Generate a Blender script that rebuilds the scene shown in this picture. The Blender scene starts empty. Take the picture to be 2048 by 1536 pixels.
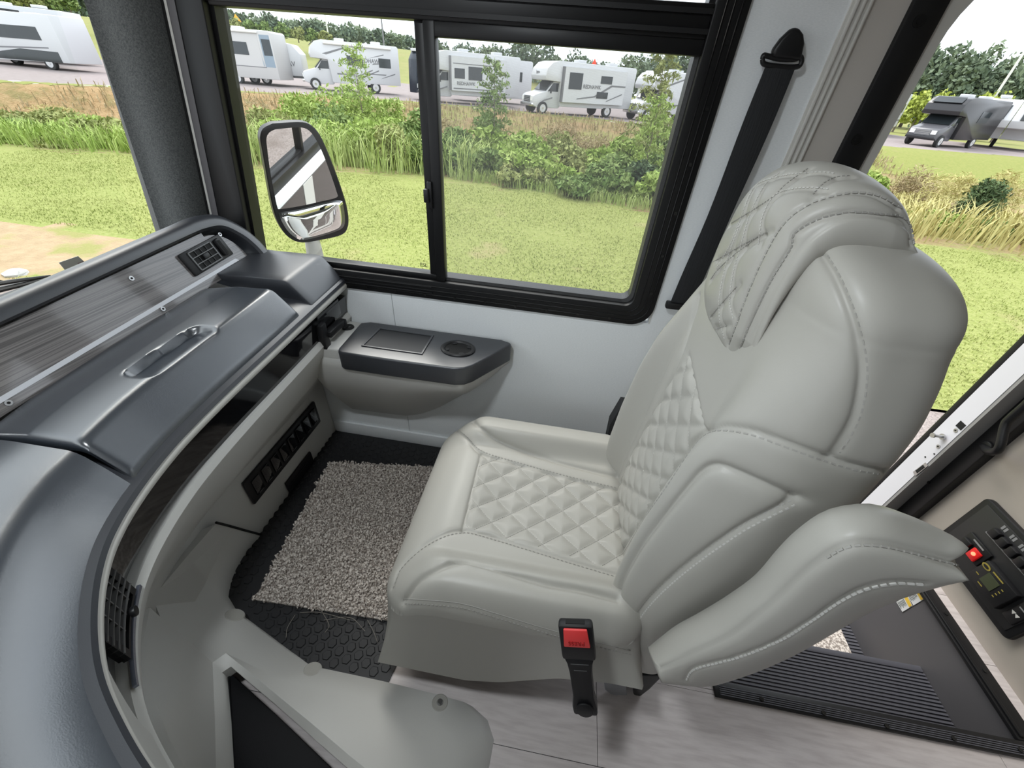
import bpy, bmesh, math, random
import numpy as np
from mathutils import Vector, Matrix
from mathutils.bvhtree import BVHTree
rnd = random.Random(7); rng = np.random.default_rng(7)
SC = bpy.context.scene; COL = SC.collection

# ---------------------------------------------------------------- camera, world, light
F = 785.0; CX, CY = 1024.0, 768.0; H = 1.5
def _n(v): return v / np.linalg.norm(v)
def _ray(px, py): return np.array([(px-CX)/F, (py-CY)/F, 1.0])
_d = _n(_ray(942, 1775)); _x = -_n(_ray(-8790, -670)); _x = _n(_x - _d*(_x@_d))
RM = np.array([_x, np.cross(-_d, _x), -_d]); EYE = np.array([0, 0, H])
def at(px, py, **k):
    """survey helper: point of the line of sight through a photo pixel on the plane x=, y= or z="""
    w = RM @ _ray(px, py); a, v = list(k.items())[0]; i = 'xyz'.index(a)
    return EYE + w*(v-EYE[i])/w[i]
cam = bpy.data.cameras.new('camera'); cam.sensor_width = 36; cam.lens = F/2048*36
cam.clip_start = .02; cam.clip_end = 600
co = bpy.data.objects.new('camera', cam); COL.objects.link(co)
m3 = RM @ np.diag([1, -1, -1])
co.matrix_world = Matrix([[*m3[0], 0], [*m3[1], 0], [*m3[2], H], [0, 0, 0, 1]])
SC.camera = co

w = bpy.data.worlds.new('overcast_sky'); SC.world = w; w.use_nodes = True
nt = w.node_tree; nt.nodes.clear()
wo = nt.nodes.new('ShaderNodeOutputWorld'); bg = nt.nodes.new('ShaderNodeBackground')
tc = nt.nodes.new('ShaderNodeTexCoord'); nz = nt.nodes.new('ShaderNodeTexNoise'); cr = nt.nodes.new('ShaderNodeValToRGB')
nz.inputs['Scale'].default_value = 2.2; nz.inputs['Detail'].default_value = 5
cr.color_ramp.elements[0].position = .35; cr.color_ramp.elements[0].color = (.78, .86, .96, 1)
cr.color_ramp.elements[1].position = .65; cr.color_ramp.elements[1].color = (.93, .97, 1, 1)
nt.links.new(tc.outputs['Generated'], nz.inputs['Vector']); nt.links.new(nz.outputs['Fac'], cr.inputs['Fac'])
nt.links.new(cr.outputs['Color'], bg.inputs['Color']); nt.links.new(bg.outputs['Background'], wo.inputs['Surface'])
bg.inputs['Strength'].default_value = 1.25
sun = bpy.data.lights.new('sun', 'SUN'); sun.energy = 1.7; sun.angle = math.radians(35); sun.color = (1, .96, .9)
so = bpy.data.objects.new('sun', sun); COL.objects.link(so); so.rotation_euler = (math.radians(-28), math.radians(-22), 0)
LAMP_W = 1.0  # base power of the added ceiling lamps
vs = SC.view_settings; vs.view_transform = 'Standard'; vs.look = 'None'; vs.exposure = 1.02; vs.gamma = 1; vs.use_curve_mapping = False

# ---------------------------------------------------------------- materials
MATS = {}
def mat(name, col, rough=.5, metal=0, noise=None, bump=None, spec=.5, coat=0, emit=None, col2=None, ns=20, detail=4, stretch=(1, 1, 1), ramp=(.35, .65), voro=None):
    if name in MATS: return MATS[name]
    m = bpy.data.materials.new(name); m.use_nodes = True; N = m.node_tree.nodes; L = m.node_tree.links
    b = N['Principled BSDF']; b.inputs['Base Color'].default_value = (*col, 1); b.inputs['Roughness'].default_value = rough
    b.inputs['Metallic'].default_value = metal; b.inputs['Specular IOR Level'].default_value = spec; b.inputs['Coat Weight'].default_value = coat
    if coat: b.inputs['Coat Roughness'].default_value = .06
    if emit: b.inputs['Emission Color'].default_value = (*emit[:3], 1); b.inputs['Emission Strength'].default_value = emit[3]
    t = N.new('ShaderNodeTexCoord'); mp = N.new('ShaderNodeMapping'); mp.inputs['Scale'].default_value = stretch
    L.new(t.outputs['Object'], mp.inputs['Vector'])
    if col2 is not None:
        n = N.new('ShaderNodeTexNoise'); n.inputs['Scale'].default_value = ns; n.inputs['Detail'].default_value = detail
        r = N.new('ShaderNodeValToRGB'); r.color_ramp.elements[0].color = (*col, 1); r.color_ramp.elements[1].color = (*col2, 1)
        r.color_ramp.elements[0].position, r.color_ramp.elements[1].position = ramp
        L.new(mp.outputs[0], n.inputs['Vector']); L.new(n.outputs['Fac'], r.inputs['Fac']); L.new(r.outputs['Color'], b.inputs['Base Color'])
    if bump:
        sc, st = bump[:2]
        if voro: n = N.new('ShaderNodeTexVoronoi'); out = n.outputs['Distance']
        else: n = N.new('ShaderNodeTexNoise'); n.inputs['Detail'].default_value = 3; out = n.outputs['Fac']
        n.inputs['Scale'].default_value = sc; L.new(mp.outputs[0], n.inputs['Vector'])
        bp = N.new('ShaderNodeBump'); bp.inputs['Strength'].default_value = st; bp.inputs['Distance'].default_value = bump[2] if len(bump) > 2 else .002
        L.new(out, bp.inputs['Height']); L.new(bp.outputs[0], b.inputs['Normal'])
    MATS[name] = m; return m
def glass_mat(name, tint=(1, 1, 1), refl=.08, haze=0, hazecol=(.5, .5, .5), screen=False):
    m = bpy.data.materials.new(name); m.use_nodes = True; N = m.node_tree.nodes; L = m.node_tree.links; N.clear()
    o = N.new('ShaderNodeOutputMaterial'); tr = N.new('ShaderNodeBsdfTransparent'); gl = N.new('ShaderNodeBsdfGlossy'); mx = N.new('ShaderNodeMixShader')
    tr.inputs[0].default_value = (*tint, 1); gl.inputs['Roughness'].default_value = .02
    if not screen:
        fr = N.new('ShaderNodeFresnel'); fr.inputs[0].default_value = 1.3
        L.new(fr.outputs[0], mx.inputs[0]); L.new(tr.outputs[0], mx.inputs[1]); L.new(gl.outputs[0], mx.inputs[2]); L.new(mx.outputs[0], o.inputs[0])
    else:
        df = N.new('ShaderNodeBsdfDiffuse'); df.inputs[0].default_value = (*hazecol, 1)
        t = N.new('ShaderNodeTexCoord'); w1 = N.new('ShaderNodeTexWave'); w2 = N.new('ShaderNodeTexWave')
        w1.inputs['Scale'].default_value = 210; w2.inputs['Scale'].default_value = 210; w1.bands_direction = 'X'; w2.bands_direction = 'Z'
        a = N.new('ShaderNodeMath'); a.operation = 'MAXIMUM'; p = N.new('ShaderNodeMath'); p.operation = 'MULTIPLY'; p.inputs[1].default_value = haze
        L.new(t.outputs['Object'], w1.inputs[0]); L.new(t.outputs['Object'], w2.inputs[0])
        L.new(w1.outputs['Fac'], a.inputs[0]); L.new(w2.outputs['Fac'], a.inputs[1]); L.new(a.outputs[0], p.inputs[0])
        L.new(p.outputs[0], mx.inputs[0]); L.new(tr.outputs[0], mx.inputs[1]); L.new(df.outputs[0], mx.inputs[2]); L.new(mx.outputs[0], o.inputs[0])
    MATS[name] = m; return m
M_leather = mat('seat_leather', (.41, .398, .362), .42, bump=(900, .12, .0006), spec=.4)
M_leather_d = mat('seat_thread_shaded', (.34, .33, .305), .6)  # leather-coloured thread, darkened for the shade in the stitch gaps
M_leather_l = mat('seat_thread_light', (.55, .54, .51), .6)
M_black = mat('black_vinyl', (.024, .027, .034), .40, bump=(700, .15, .0006), spec=.6)  # base colour blued slightly for the sky's sheen
M_lid = mat('sky_tinted_vinyl', (.034, .041, .051), .27, bump=(450, .18, .0006), spec=.9)  # blue in the base colour stands in for sky reflected on the dash
for m_ in (M_lid, M_black): m_.node_tree.nodes['Principled BSDF'].inputs['IOR'].default_value = 1.75
M_blackp = mat('black_plastic', (.009, .009, .010), .42, spec=.4)
M_dark = mat('dark_void', (.003, .003, .003), .8)
M_gloss = mat('gloss_black', (.006, .006, .007), .06, coat=.6)
M_alu = mat('black_anodised', (.006, .006, .0065), .42, spec=.35)
M_gray = mat('grey_plastic', (.52, .515, .49), .5, bump=(600, .15, .0006))
M_trim = mat('pale_trim', (.62, .61, .57), .4)
M_wall = mat('woven_wall', (.78, .81, .82), .75, bump=(500, .35, .001), col2=(.84, .865, .875), ns=150, stretch=(1, 1, 4))
M_ceil = mat('ceiling_vinyl', (.30, .285, .26), .8)  # unseen ceiling, darkened to cut bounce onto the seat back
M_beige = mat('beige_wall', (.52, .49, .45), .7, bump=(400, .2, .001))
M_tan = mat('tan_laminate', (.40, .355, .305), .55, col2=(.42, .375, .325), ns=8)
M_pillar = mat('pillar_fabric', (.06, .064, .064), .95, bump=(500, .6, .002), col2=(.12, .126, .124), ns=260)
M_screw = mat('steel_screw', (.5, .5, .5), .3, metal=.9)
M_blackscrew = mat('black_screw', (.03, .03, .03), .25, metal=.6)
M_white = mat('white_paint', (.78, .78, .80), .35)
M_alum = mat('white_aluminium', (.70, .69, .72), .4)
M_step = mat('step_rubber', (.085, .085, .10), .5)
M_well = mat('stairwell_panel', (.105, .10, .105), .5, bump=(800, .15, .0006))
M_glass = glass_mat('window_glass', (.97, .985, .975))
M_wglass = glass_mat('windshield_glass', (.95, .97, .955))
M_screen = glass_mat('insect_screen', haze=.34, hazecol=(.36, .36, .36), screen=True)

# ---------------------------------------------------------------- mesh helpers
WL = {}
def org(p): return WL.get(p.name, np.zeros(3)) if p else np.zeros(3)
def obj(name, v, f, m, parent=None, smooth=False, label=None, cat=None, group=None, kind=None):
    me = bpy.data.meshes.new(name); v = np.asarray(v, float) - org(parent)
    me.from_pydata(v.tolist(), [], [tuple(int(i) for i in q) for q in f]); me.update()
    if smooth is True: me.polygons.foreach_set('use_smooth', [True]*len(me.polygons))
    elif smooth:
        me.polygons.foreach_set('use_smooth', [True]*len(me.polygons)); me.set_sharp_from_angle(angle=math.radians(smooth))
    if m is not None: me.materials.append(m)
    o = bpy.data.objects.new(name, me); COL.objects.link(o)
    if parent: o.parent = parent; WL[o.name] = org(parent)
    return tag(o, label, cat, group, kind)
def tag(o, label=None, cat=None, group=None, kind=None):
    if label: o['label'] = label
    if cat: o['category'] = cat
    if group: o['group'] = group
    if kind: o['kind'] = kind
    return o
def thing(name, loc, label, cat, group=None, kind=None):
    o = bpy.data.objects.new(name, None); COL.objects.link(o); o.location = [float(c) for c in loc]; o.empty_display_size = .05
    WL[o.name] = np.array(loc, float)
    return tag(o, label, cat, group, kind)
class MB:
    def __init__(s): s.v = []; s.f = []
    def add(s, v, f):
        n = len(s.v); s.v += [tuple(map(float, p)) for p in v]; s.f += [tuple(int(i)+n for i in q) for q in f]; return s
    def box(s, x0, x1, y0, y1, z0, z1):
        v = [(x, y, z) for x in (x0, x1) for y in (y0, y1) for z in (z0, z1)]
        return s.add(v, [(0, 1, 3, 2), (4, 6, 7, 5), (0, 4, 5, 1), (2, 3, 7, 6), (0, 2, 6, 4), (1, 5, 7, 3)])
    def obox(s, c, ax, ay, az):
        """box from centre and three half-axis vectors"""
        c, ax, ay, az = map(np.array, (c, ax, ay, az)); v = [c+i*ax+j*ay+k*az for i in (-1, 1) for j in (-1, 1) for k in (-1, 1)]
        return s.add(v, [(0, 1, 3, 2), (4, 6, 7, 5), (0, 4, 5, 1), (2, 3, 7, 6), (0, 2, 6, 4), (1, 5, 7, 3)])
    def tube(s, pts, r, n=8, cap=True):
        P = np.array(pts, float); k = len(P); r = np.broadcast_to(r, k); b = len(s.v); u = None
        for i in range(k):
            t = _n(P[min(i+1, k-1)]-P[max(i-1, 0)])
            if u is None: u = np.cross(t, (0, 0, 1) if abs(t[2]) < .9 else (1, 0, 0))
            u = _n(u-t*(u@t)); w_ = np.cross(t, u)
            for j in range(n):
                a = 2*math.pi*j/n; s.v.append(tuple(P[i]+r[i]*(math.cos(a)*u+math.sin(a)*w_)))
        for i in range(k-1):
            for j in range(n): s.f.append((b+i*n+j, b+i*n+(j+1) % n, b+(i+1)*n+(j+1) % n, b+(i+1)*n+j))
        if cap: s.f.append(tuple(b+j for j in range(n))[::-1]); s.f.append(tuple(b+(k-1)*n+j for j in range(n)))
        return s
    def prism(s, pts, d):
        """closed 3D polygon pushed along vector d"""
        P = np.array(pts, float); n = len(P); d = np.array(d, float); v = list(P)+list(P+d)
        return s.add(v, [tuple(range(n))[::-1], tuple(range(n, 2*n))]+[(i, (i+1) % n, n+(i+1) % n, n+i) for i in range(n)])
    def loft(s, secs, close=True, cap=False):
        k = len(secs); n = len(secs[0]); b = len(s.v)
        for q in secs: s.v += [tuple(map(float, p)) for p in q]
        for i in range(k-1):
            for j in range(n if close else n-1): s.f.append((b+i*n+j, b+i*n+(j+1) % n, b+(i+1)*n+(j+1) % n, b+(i+1)*n+j))
        if cap: s.f.append(tuple(b+j for j in range(n))[::-1]); s.f.append(tuple(b+(k-1)*n+j for j in range(n)))
        return s
    def disc(s, c, nrm, r, h, n=16, r2=None):
        c = np.array(c, float); nrm = _n(np.array(nrm, float)); return s.tube([c, c+nrm*h], [r, r2 if r2 else r], n)
    def build(s, name, m, parent=None, smooth=False, bevel=0, seg=2, fix=True, **k):
        if bevel or fix:
            bm = bmesh.new(); vs_ = [bm.verts.new(p) for p in s.v]
            for q in s.f:
                try: bm.faces.new([vs_[i] for i in q])
                except ValueError: pass
            if fix: bmesh.ops.recalc_face_normals(bm, faces=bm.faces)
            if bevel:
                es = [e for e in bm.edges if e.is_manifold and e.calc_face_angle(0) > math.radians(28)]
                bmesh.ops.bevel(bm, geom=es, offset=bevel, segments=seg, affect='EDGES', profile=.5, clamp_overlap=True)
            bm.verts.index_update()
            v = [tuple(p.co) for p in bm.verts]; f = [tuple(p.index for p in q.verts) for q in bm.faces]; bm.free()
        else: v, f = s.v, s.f
        return obj(name, v, f, m, parent, smooth or (40 if bevel else False), **k)
def box(name, x0, x1, y0, y1, z0, z1, m, parent=None, bevel=0, **k): return MB().box(x0, x1, y0, y1, z0, z1).build(name, m, parent, bevel=bevel, **k)
def smoothpath(P, n):
    """Catmull-Rom through points"""
    P = np.array(P, float); Q = np.vstack([2*P[0]-P[1], P, 2*P[-1]-P[-2]]); out = []
    for i in range(1, len(Q)-2):
        for t in np.linspace(0, 1, n, endpoint=False):
            a, b, c, d = Q[i-1], Q[i], Q[i+1], Q[i+2]
            out.append(.5*((2*b)+(-a+c)*t+(2*a-5*b+4*c-d)*t*t+(-a+3*b-3*c+d)*t**3))
    out.append(Q[-2]); return np.array(out)
def rrect(w_, h_, r, n=6, cx=0, cy=0):
    p = []
    for sx, sy, a0 in ((1, 1, 0), (-1, 1, 90), (-1, -1, 180), (1, -1, 270)):
        for i in range(n+1):
            a = math.radians(a0+90*i/n); p.append((cx+sx*(w_/2-r)+r*math.cos(a), cy+sy*(h_/2-r)+r*math.sin(a)))
    return np.array(p)
def frame(pl_out, pl_in, d):
    """ring between two closed outlines of equal count, pushed along d"""
    a = np.array(pl_out, float); b = np.array(pl_in, float); d = np.array(d, float); n = len(a); mb = MB()
    v = list(a)+list(b)+list(a+d)+list(b+d); f = []
    for i in range(n):
        j = (i+1) % n; f += [(i, j, n+j, n+i), (2*n+i, 3*n+i, 3*n+j, 2*n+j), (i, 2*n+i, 2*n+j, j), (n+i, n+j, 3*n+j, 3*n+i)]
    return mb.add(v, f)
def text_mesh(txt, size, bold=False):
    c = bpy.data.curves.new('lettering', 'FONT'); c.body = txt; c.size = size; c.align_x = 'CENTER'; c.align_y = 'CENTER'; c.extrude = .0006 if size < .2 else .004
    if bold: c.offset = size*.025
    t = bpy.data.objects.new('lettering_tmp', c); COL.objects.link(t); dg = bpy.context.evaluated_depsgraph_get()
    me = bpy.data.meshes.new_from_object(t.evaluated_get(dg)); bpy.data.objects.remove(t); bpy.data.curves.remove(c)
    v = np.array([tuple(p.co) for p in me.vertices]).reshape(-1, 3); f = [tuple(p.vertices) for p in me.polygons]; bpy.data.meshes.remove(me); return v, f
def text(name, txt, size, origin, ux, uy, m, parent=None, bold=False, **k):
    v, f = text_mesh(txt, size, bold); ux = _n(np.array(ux, float)); uy = np.array(uy, float); uy = _n(uy-ux*(uy@ux)); uz = np.cross(ux, uy)
    P = np.array(origin, float)+v[:, :1]*ux+v[:, 1:2]*uy+v[:, 2:3]*uz
    return obj(name, P, f, m, parent, **k)
# ================================================================ the setting: shell of the cab
W = 1.328
M_plank = mat('greige_vinyl_plank', (.60, .55, .535), .40, col2=(.47, .42, .41), ns=9, detail=8, stretch=(1.2, 9, 1), ramp=(.4, .75), bump=(60, .12, .001))
fl = thing('floor', (0, 0, 0), None, None, kind='structure')
box('subfloor', -1.6, .68, -1.33, 1.40, -.06, -.004, M_blackp, fl)
box('subfloor', .68, 3.6, -1.33, .485, -.06, -.004, M_blackp, fl)
box('subfloor', 1.64, 3.6, .485, 1.40, -.06, -.004, M_blackp, fl)
pw = .24; y0 = .257
offs = {0: .002, 1: -.45, -1: .75, 2: .62, -2: .1, -3: .5, -4: .9, 3: .3, 4: .8}
for r in range(-6, 5):
    ya = y0+(r-0)*pw; yb = ya+pw-.0016; xs = [-.9+offs.get(r, .0)+k*1.2-1.2 for k in range(5)]
    for xa in xs:
        a, b = max(xa, -.99), min(xa+1.2-.0016, 3.5)
        if b-a < .05: continue
        segs = [(a, b, ya, yb)]
        if yb > .485:
            segs = []
            if ya < .485: segs.append((a, b, ya, .484))
            lo = max(ya, .485)
            if a < .679: segs.append((a, min(b, .679), lo, yb))
            if b > 1.64: segs.append((max(a, 1.641), b, lo, yb))
        for q in segs:
            if q[1]-q[0] > .02 and q[3]-q[2] > .004 and q[2] < 1.32: box('plank', q[0], q[1], q[2], min(q[3], 1.327), -.004, 0, M_plank, fl)

# ---- side wall (vehicle right-hand side) with window and door openings
wr = thing('wall_right', (0, W, 0), None, None, kind='structure')
T = .075
def wbox(name, x0, x1, z0, z1, m=M_wall, ya=W, yb=W+T, **k): return box(name, x0, x1, ya, yb, z0, z1, m, wr, **k)
wbox('wall_panel', -1.33, -.632, -.05, .83)
wbox('wall_panel', -.630, .60, -.05, .83)
wbox('wall_panel', .342, .561, .83, 2.12)
wbox('wall_panel', -1.33, .342, 1.93, 2.12)
wbox('wall_panel', .561, 1.60, 1.80, 2.12)
wbox('wall_panel', .60, .79, -.6, .02, M_well)
wbox('wall_panel', 1.66, 3.6, -.05, 2.12)
# door-side strip: fluted trim, beige return, black weatherstrip, pale jamb
wbox('trim_channel', .561, .606, .02, 2.12, M_trim, W-.006, W+T)
for k_ in range(3): wbox('trim_rib', .566+k_*.014, .573+k_*.014, .02, 2.12, M_trim, W-.014, W-.006, bevel=.002)
wbox('beige_return', .606, .683, -.05, 2.12, M_beige, W-.002, W+T)
wbox('weatherstrip', .683, .757, -.05, 2.12, M_blackp, W-.012, W+T, bevel=.006)
wbox('door_jamb', .757, .786, -.6, 1.62, M_trim, W, W+T+.03)
# rounded upper corner of the door opening
cr_ = [(.757, 1.62)]
arc = [(.786+.16-.16*math.cos(a), 1.62+.16*math.sin(a)) for a in np.linspace(0, math.pi/2, 10)]
MB().prism([(x, W, z) for x, z in [(.757, 1.62)]+arc+[(1.6, 1.78), (1.6, 1.80), (.757, 1.80)]], (0, T+.03, 0)).build('door_jamb', M_trim, wr)
for px_, py_ in ((1838, 42), (1713, 279)):
    c = at(px_, py_, y=W-.012); MB().disc(c+np.array([0, .002, 0]), (0, -1, 0), .012, .004, 14).disc(c, (0, -1, 0), .006, .004, 6).build('jamb_screw', M_blackscrew, wr)
MB().box(.342, .346, W-.003, W, .83, 2.1).build('panel_edge', M_trim, wr)
# low skirting ledge where wall meets the floor
box('baseboard_right', -1.03, .30, W-.012, W-.001, .0, .075, M_wall, None, bevel=.003, kind='structure')

# ---- ceiling, driver's side wall, rear of coach (mostly behind the camera; unseen finishes darkened to cut bounce light)
box('ceiling', -1.75, 3.6, -1.40, 1.42, 2.12, 2.18, M_ceil, None, kind='structure')
M_darkwall = mat('dark_unseen_wall', (.06, .042, .03), .5, col2=(.045, .032, .022), ns=6, stretch=(1, 1, .1))  # dark tone given to unseen walls to keep bounce off the seat back
wl = thing('wall_left', (0, -1.33, 0), None, None, kind='structure')
for a in ((-1.33, -.2, -.05, .83), (-.2, .9, -.05, 2.12), (.9, 1.3, -.05, 2.12), (1.3, 2.9, -.05, 2.12), (2.9, 3.6, -.05, 2.12), (-1.33, -.2, 1.93, 2.12)):  # unseen wall closed behind the driver's window to shade the seat back
    box('wall_panel', a[0], a[1], -1.40, -1.33, a[2], a[3], M_wall if a[0] < -.3 else M_darkwall, wl)
box('wall_rear', 3.55, 3.6, -1.33, W, -.05, 2.12, M_darkwall, None, kind='structure')
wf = thing('wall_front', (-1.5, 0, 0), None, None, kind='structure')
box('front_cap', -1.62, -1.5, -1.40, 1.40, -.5, .90, M_blackp, wf)
box('front_header', -1.62, -1.2, -1.40, 1.40, 1.95, 2.12, M_beige, wf)
# outer skin of the coach, seen in the door mirror
ws = thing('wall_outer', (0, 1.42, 0), None, None, kind='structure')
M_skin = mat('gelcoat_white', (.5, .5, .49), .2, coat=.3)
M_skind = mat('gelcoat_dark', (.05, .045, .045), .2, coat=.3)
box('skin_panel', -1.62, .72, W+T+.001, W+T+.012, -.75, .80, M_skin, ws)
box('skin_stripe', -1.2, .72, W+T+.0125, W+T+.016, .12, .80, M_skind, ws)
for xa_, xb_ in ((-.95, -.92), (-.62, -.50), (-.12, -.09), (.3, .42)): box('skin_band', xa_, xb_, W+T+.0165, W+T+.019, -.2, .80, M_skin, ws)
box('skin_stripe', -1.2, .72, W+T+.0125, W+T+.016, -.45, -.2, M_skind, ws)
box('skin_panel', .40, .72, W+T+.001, W+T+.012, .80, 2.1, M_skin, ws)
box('skin_panel', 1.68, 3.6, W+T+.001, W+T+.012, -.75, 2.1, M_skin, ws)

# ---- side window
wn = thing('window_1', (-.4, W, .82), None, None, kind='structure')
XR, XRi = .345, .268; ZB, ZBi, ZT = .822, .893, 1.90
def xl(z, inner): return (-1.05 if inner else -1.157)-(1.605-z)*.165
def win_outline(off_in):
    """outer or inner outline of the opening (x,z), with rounded lower rear corner"""
    r = .075 if not off_in else .03; xr = XR if not off_in else XRi; zb = ZB if not off_in else ZBi; zt = ZT+.05 if not off_in else ZT-.02
    p = [(xl(zb, off_in), zb)]+[(xr-r+r*math.sin(a), zb+r-r*math.cos(a)) for a in np.linspace(0, math.pi/2, 9)]+[(xr, zt), (xl(zt, off_in), zt)]
    return p
o_, i_ = win_outline(0), win_outline(1)
frame([(x, W-.014, z) for x, z in o_], [(x, W-.014, z) for x, z in i_], (0, .06, 0)).build('window_frame', M_alu, wn, bevel=.003)
i2 = [(x+(.012 if x < 0 else -.012), z+(.012 if z < 1.2 else -.012)) for x, z in i_]
frame([(x, W+.012, z) for x, z in i_], [(x, W+.012, z) for x, z in i2], (0, .05, 0)).build('inner_frame', M_alu, wn)
for dz in (.018, .036, .054):          # extruded flutes along sill and rear jamb
    k = dz/.078
    p = [(xl(ZB, 0)*(1-k)+xl(ZBi, 1)*k, ZB+dz)]+[(o_[j][0]*(1-k)+i_[j][0]*k, o_[j][1]*(1-k)+i_[j][1]*k) for j in range(1, 11)]
    MB().tube([(x, W-.0145, z) for x, z in p], .0022, 5).build('frame_flute', M_alu, wn, smooth=True)
# header bar between lower sliders and upper fixed light, centre mullion
MB().box(xl(1.66, 1), XRi, W-.004, W+.05, 1.603, 1.668).build('transom_bar', M_alu, wn, bevel=.004)
MB().box(xl(1.63, 1), XRi, W-.012, W-.004, 1.612, 1.622).build('transom_lip', M_alu, wn)
MB().box(xl(1.63, 1), XRi, W-.012, W-.004, 1.648, 1.658).build('transom_lip', M_alu, wn)
MB().box(-.473, -.447, W+.012, W+.045, ZBi, 1.605).build('mullion', M_alu, wn, bevel=.003)
MB().box(-.445, -.412, W-.004, W+.030, ZBi, 1.605).build('screen_stile', M_alu, wn, bevel=.004)
MB().box(-.445, XRi, W-.002, W+.028, 1.572, 1.604).build('screen_rail', M_alu, wn, bevel=.003)
MB().box(xl(.90, 1), -.447, W+.004, W+.04, ZBi, .913).build('slider_rail', M_alu, wn, bevel=.003)
for zz in (.845, .868):
    MB().box(-1.0, -.46, W-.02, W-.013, zz, zz+.006).build('slider_track', M_alu, wn, bevel=.002)
MB().box(-.458, -.442, W-.012, W+.012, 1.145, 1.225).build('slider_latch', M_blackp, wn, bevel=.003)
MB().box(-.466, -.450, W-.026, W-.008, 1.165, 1.205).build('latch_pull', M_blackp, wn, bevel=.003)
gl = MB().add([(xl(ZBi, 1)+.01, W+.026, ZBi), (-.47, W+.026, ZBi), (-.47, W+.026, 1.605), (xl(1.605, 1)+.01, W+.026, 1.605)], [(0, 1, 2, 3)])
gl.build('glass_pane', M_glass, wn, fix=False)
MB().add([(-.45, W+.036, ZBi), (XRi, W+.036, ZBi), (XRi, W+.036, 1.605), (-.45, W+.036, 1.605)], [(0, 1, 2, 3)]).build('glass_pane', M_glass, wn, fix=False)
MB().add([(xl(1.66, 1), W+.036, 1.66), (XRi, W+.036, 1.66), (XRi, W+.036, 1.89), (xl(1.89, 1), W+.036, 1.89)], [(0, 1, 2, 3)]).build('glass_pane', M_glass, wn, fix=False)
MB().add([(-.414, W+.012, ZBi), (XRi, W+.012, ZBi), (XRi, W+.012, 1.575), (-.414, W+.012, 1.575)], [(0, 1, 2, 3)]).build('insect_screen', M_screen, wn, fix=False)
sb = MB(); sc_pts = [(x_, .838) for x_ in np.linspace(-.72, .2, 9)]+[(.318, z_) for z_ in (.95, 1.08, 1.21, 1.34, 1.47, 1.60)]
for x_, z_ in sc_pts: MB().disc((x_, W-.0135, z_), (0, -1, 0), .0055, .003, 10).build('frame_screw', M_blackscrew, wn)
text('glass_mark', 'FSL', .02, (-.50, W+.0245, .935), (1, 0, 0), (0, 0, 1), M_dark, wn)

# ---- A-pillar cover and windshield
def pil(t):   # t 0 at dash, 1 at header
    zb, zt = .86, 2.0; z = zb+(zt-zb)*t; k = (z-1.0)/.59
    R_ = np.array([-1.292+.118*k, 1.312, z]); L_ = np.array([-1.45+.09*k, 1.261+.006*k, z]); O_ = np.array([-1.60+.118*k, 1.38, z])
    mid = [R_*(1-s)+L_*s+np.array([.045, -.05, 0])*math.sin(math.pi*min(s*1.15, 1))*.8 for s in np.linspace(0, 1, 9)]
    return mid+[O_, np.array([-1.30+.118*k, 1.40, z])]
MB().loft([pil(t) for t in np.linspace(0, 1, 9)], cap=True).build('pillar_cover', M_pillar, tag(thing('trim_1', (-1.35, 1.3, .9), None, None), kind='structure'), smooth=50)
tr1 = bpy.data.objects['trim_1']
def along(dx, dy, z): k = (z-1.0)/.59; return np.array([-1.292+.118*k+dx, 1.312+dy, z])
for dx, m_, wd, nm in ((.004, M_dark, .006, 'gap_seal'), (.014, M_trim, .005, 'pale_bead'), (.03, M_well, .012, 'grey_strip')):
    MB().loft([[along(dx-wd, .0, z), along(dx+wd, .0, z), along(dx+wd, .03, z), along(dx-wd, .03, z)] for z in (.9, 2.0)], cap=True).build(nm, m_, tr1)
MB().loft([[(xl(z, 0)-.075, W-.003, z), (xl(z, 0)+.02, W-.003, z), (xl(z, 0)+.02, W+.06, z), (xl(z, 0)-.075, W+.06, z)] for z in (.80, 2.0)], cap=True).build('window_rubber', M_blackp, tr1)
MB().tube([(xl(z, 0)-.004, W-.004, z) for z in (.85, 2.0)], .006, 8).build('rubber_bead', M_blackp, tr1, smooth=True)
c = at(384, 355, y=1.305)
MB().disc(c, (0.3, -1, 0), .008, .006, 10).build('pillar_screw', M_blackscrew, tr1)
wd_ = thing('window_2', (-1.55, 0, .9), None, None, kind='structure')
ys = np.linspace(-1.3, 1.3, 27)
def wsx(y, z): return -1.47-.22*(1-(y/1.3)**2)+(z-1.0)*.16-.12
MB().loft([[(wsx(y, z), y, z) for y in ys] for z in (.82, 1.2, 1.6, 2.0)], close=False).build('windshield_glass', M_wglass, wd_, smooth=True, fix=False)
# other pillar and driver's window, so that light comes in as it does in the cab
MB().loft([[p*np.array([1, -1, 1]) for p in pil(t)] for t in (0, 1)], cap=True).build('pillar_cover', M_pillar, tr1)
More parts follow.
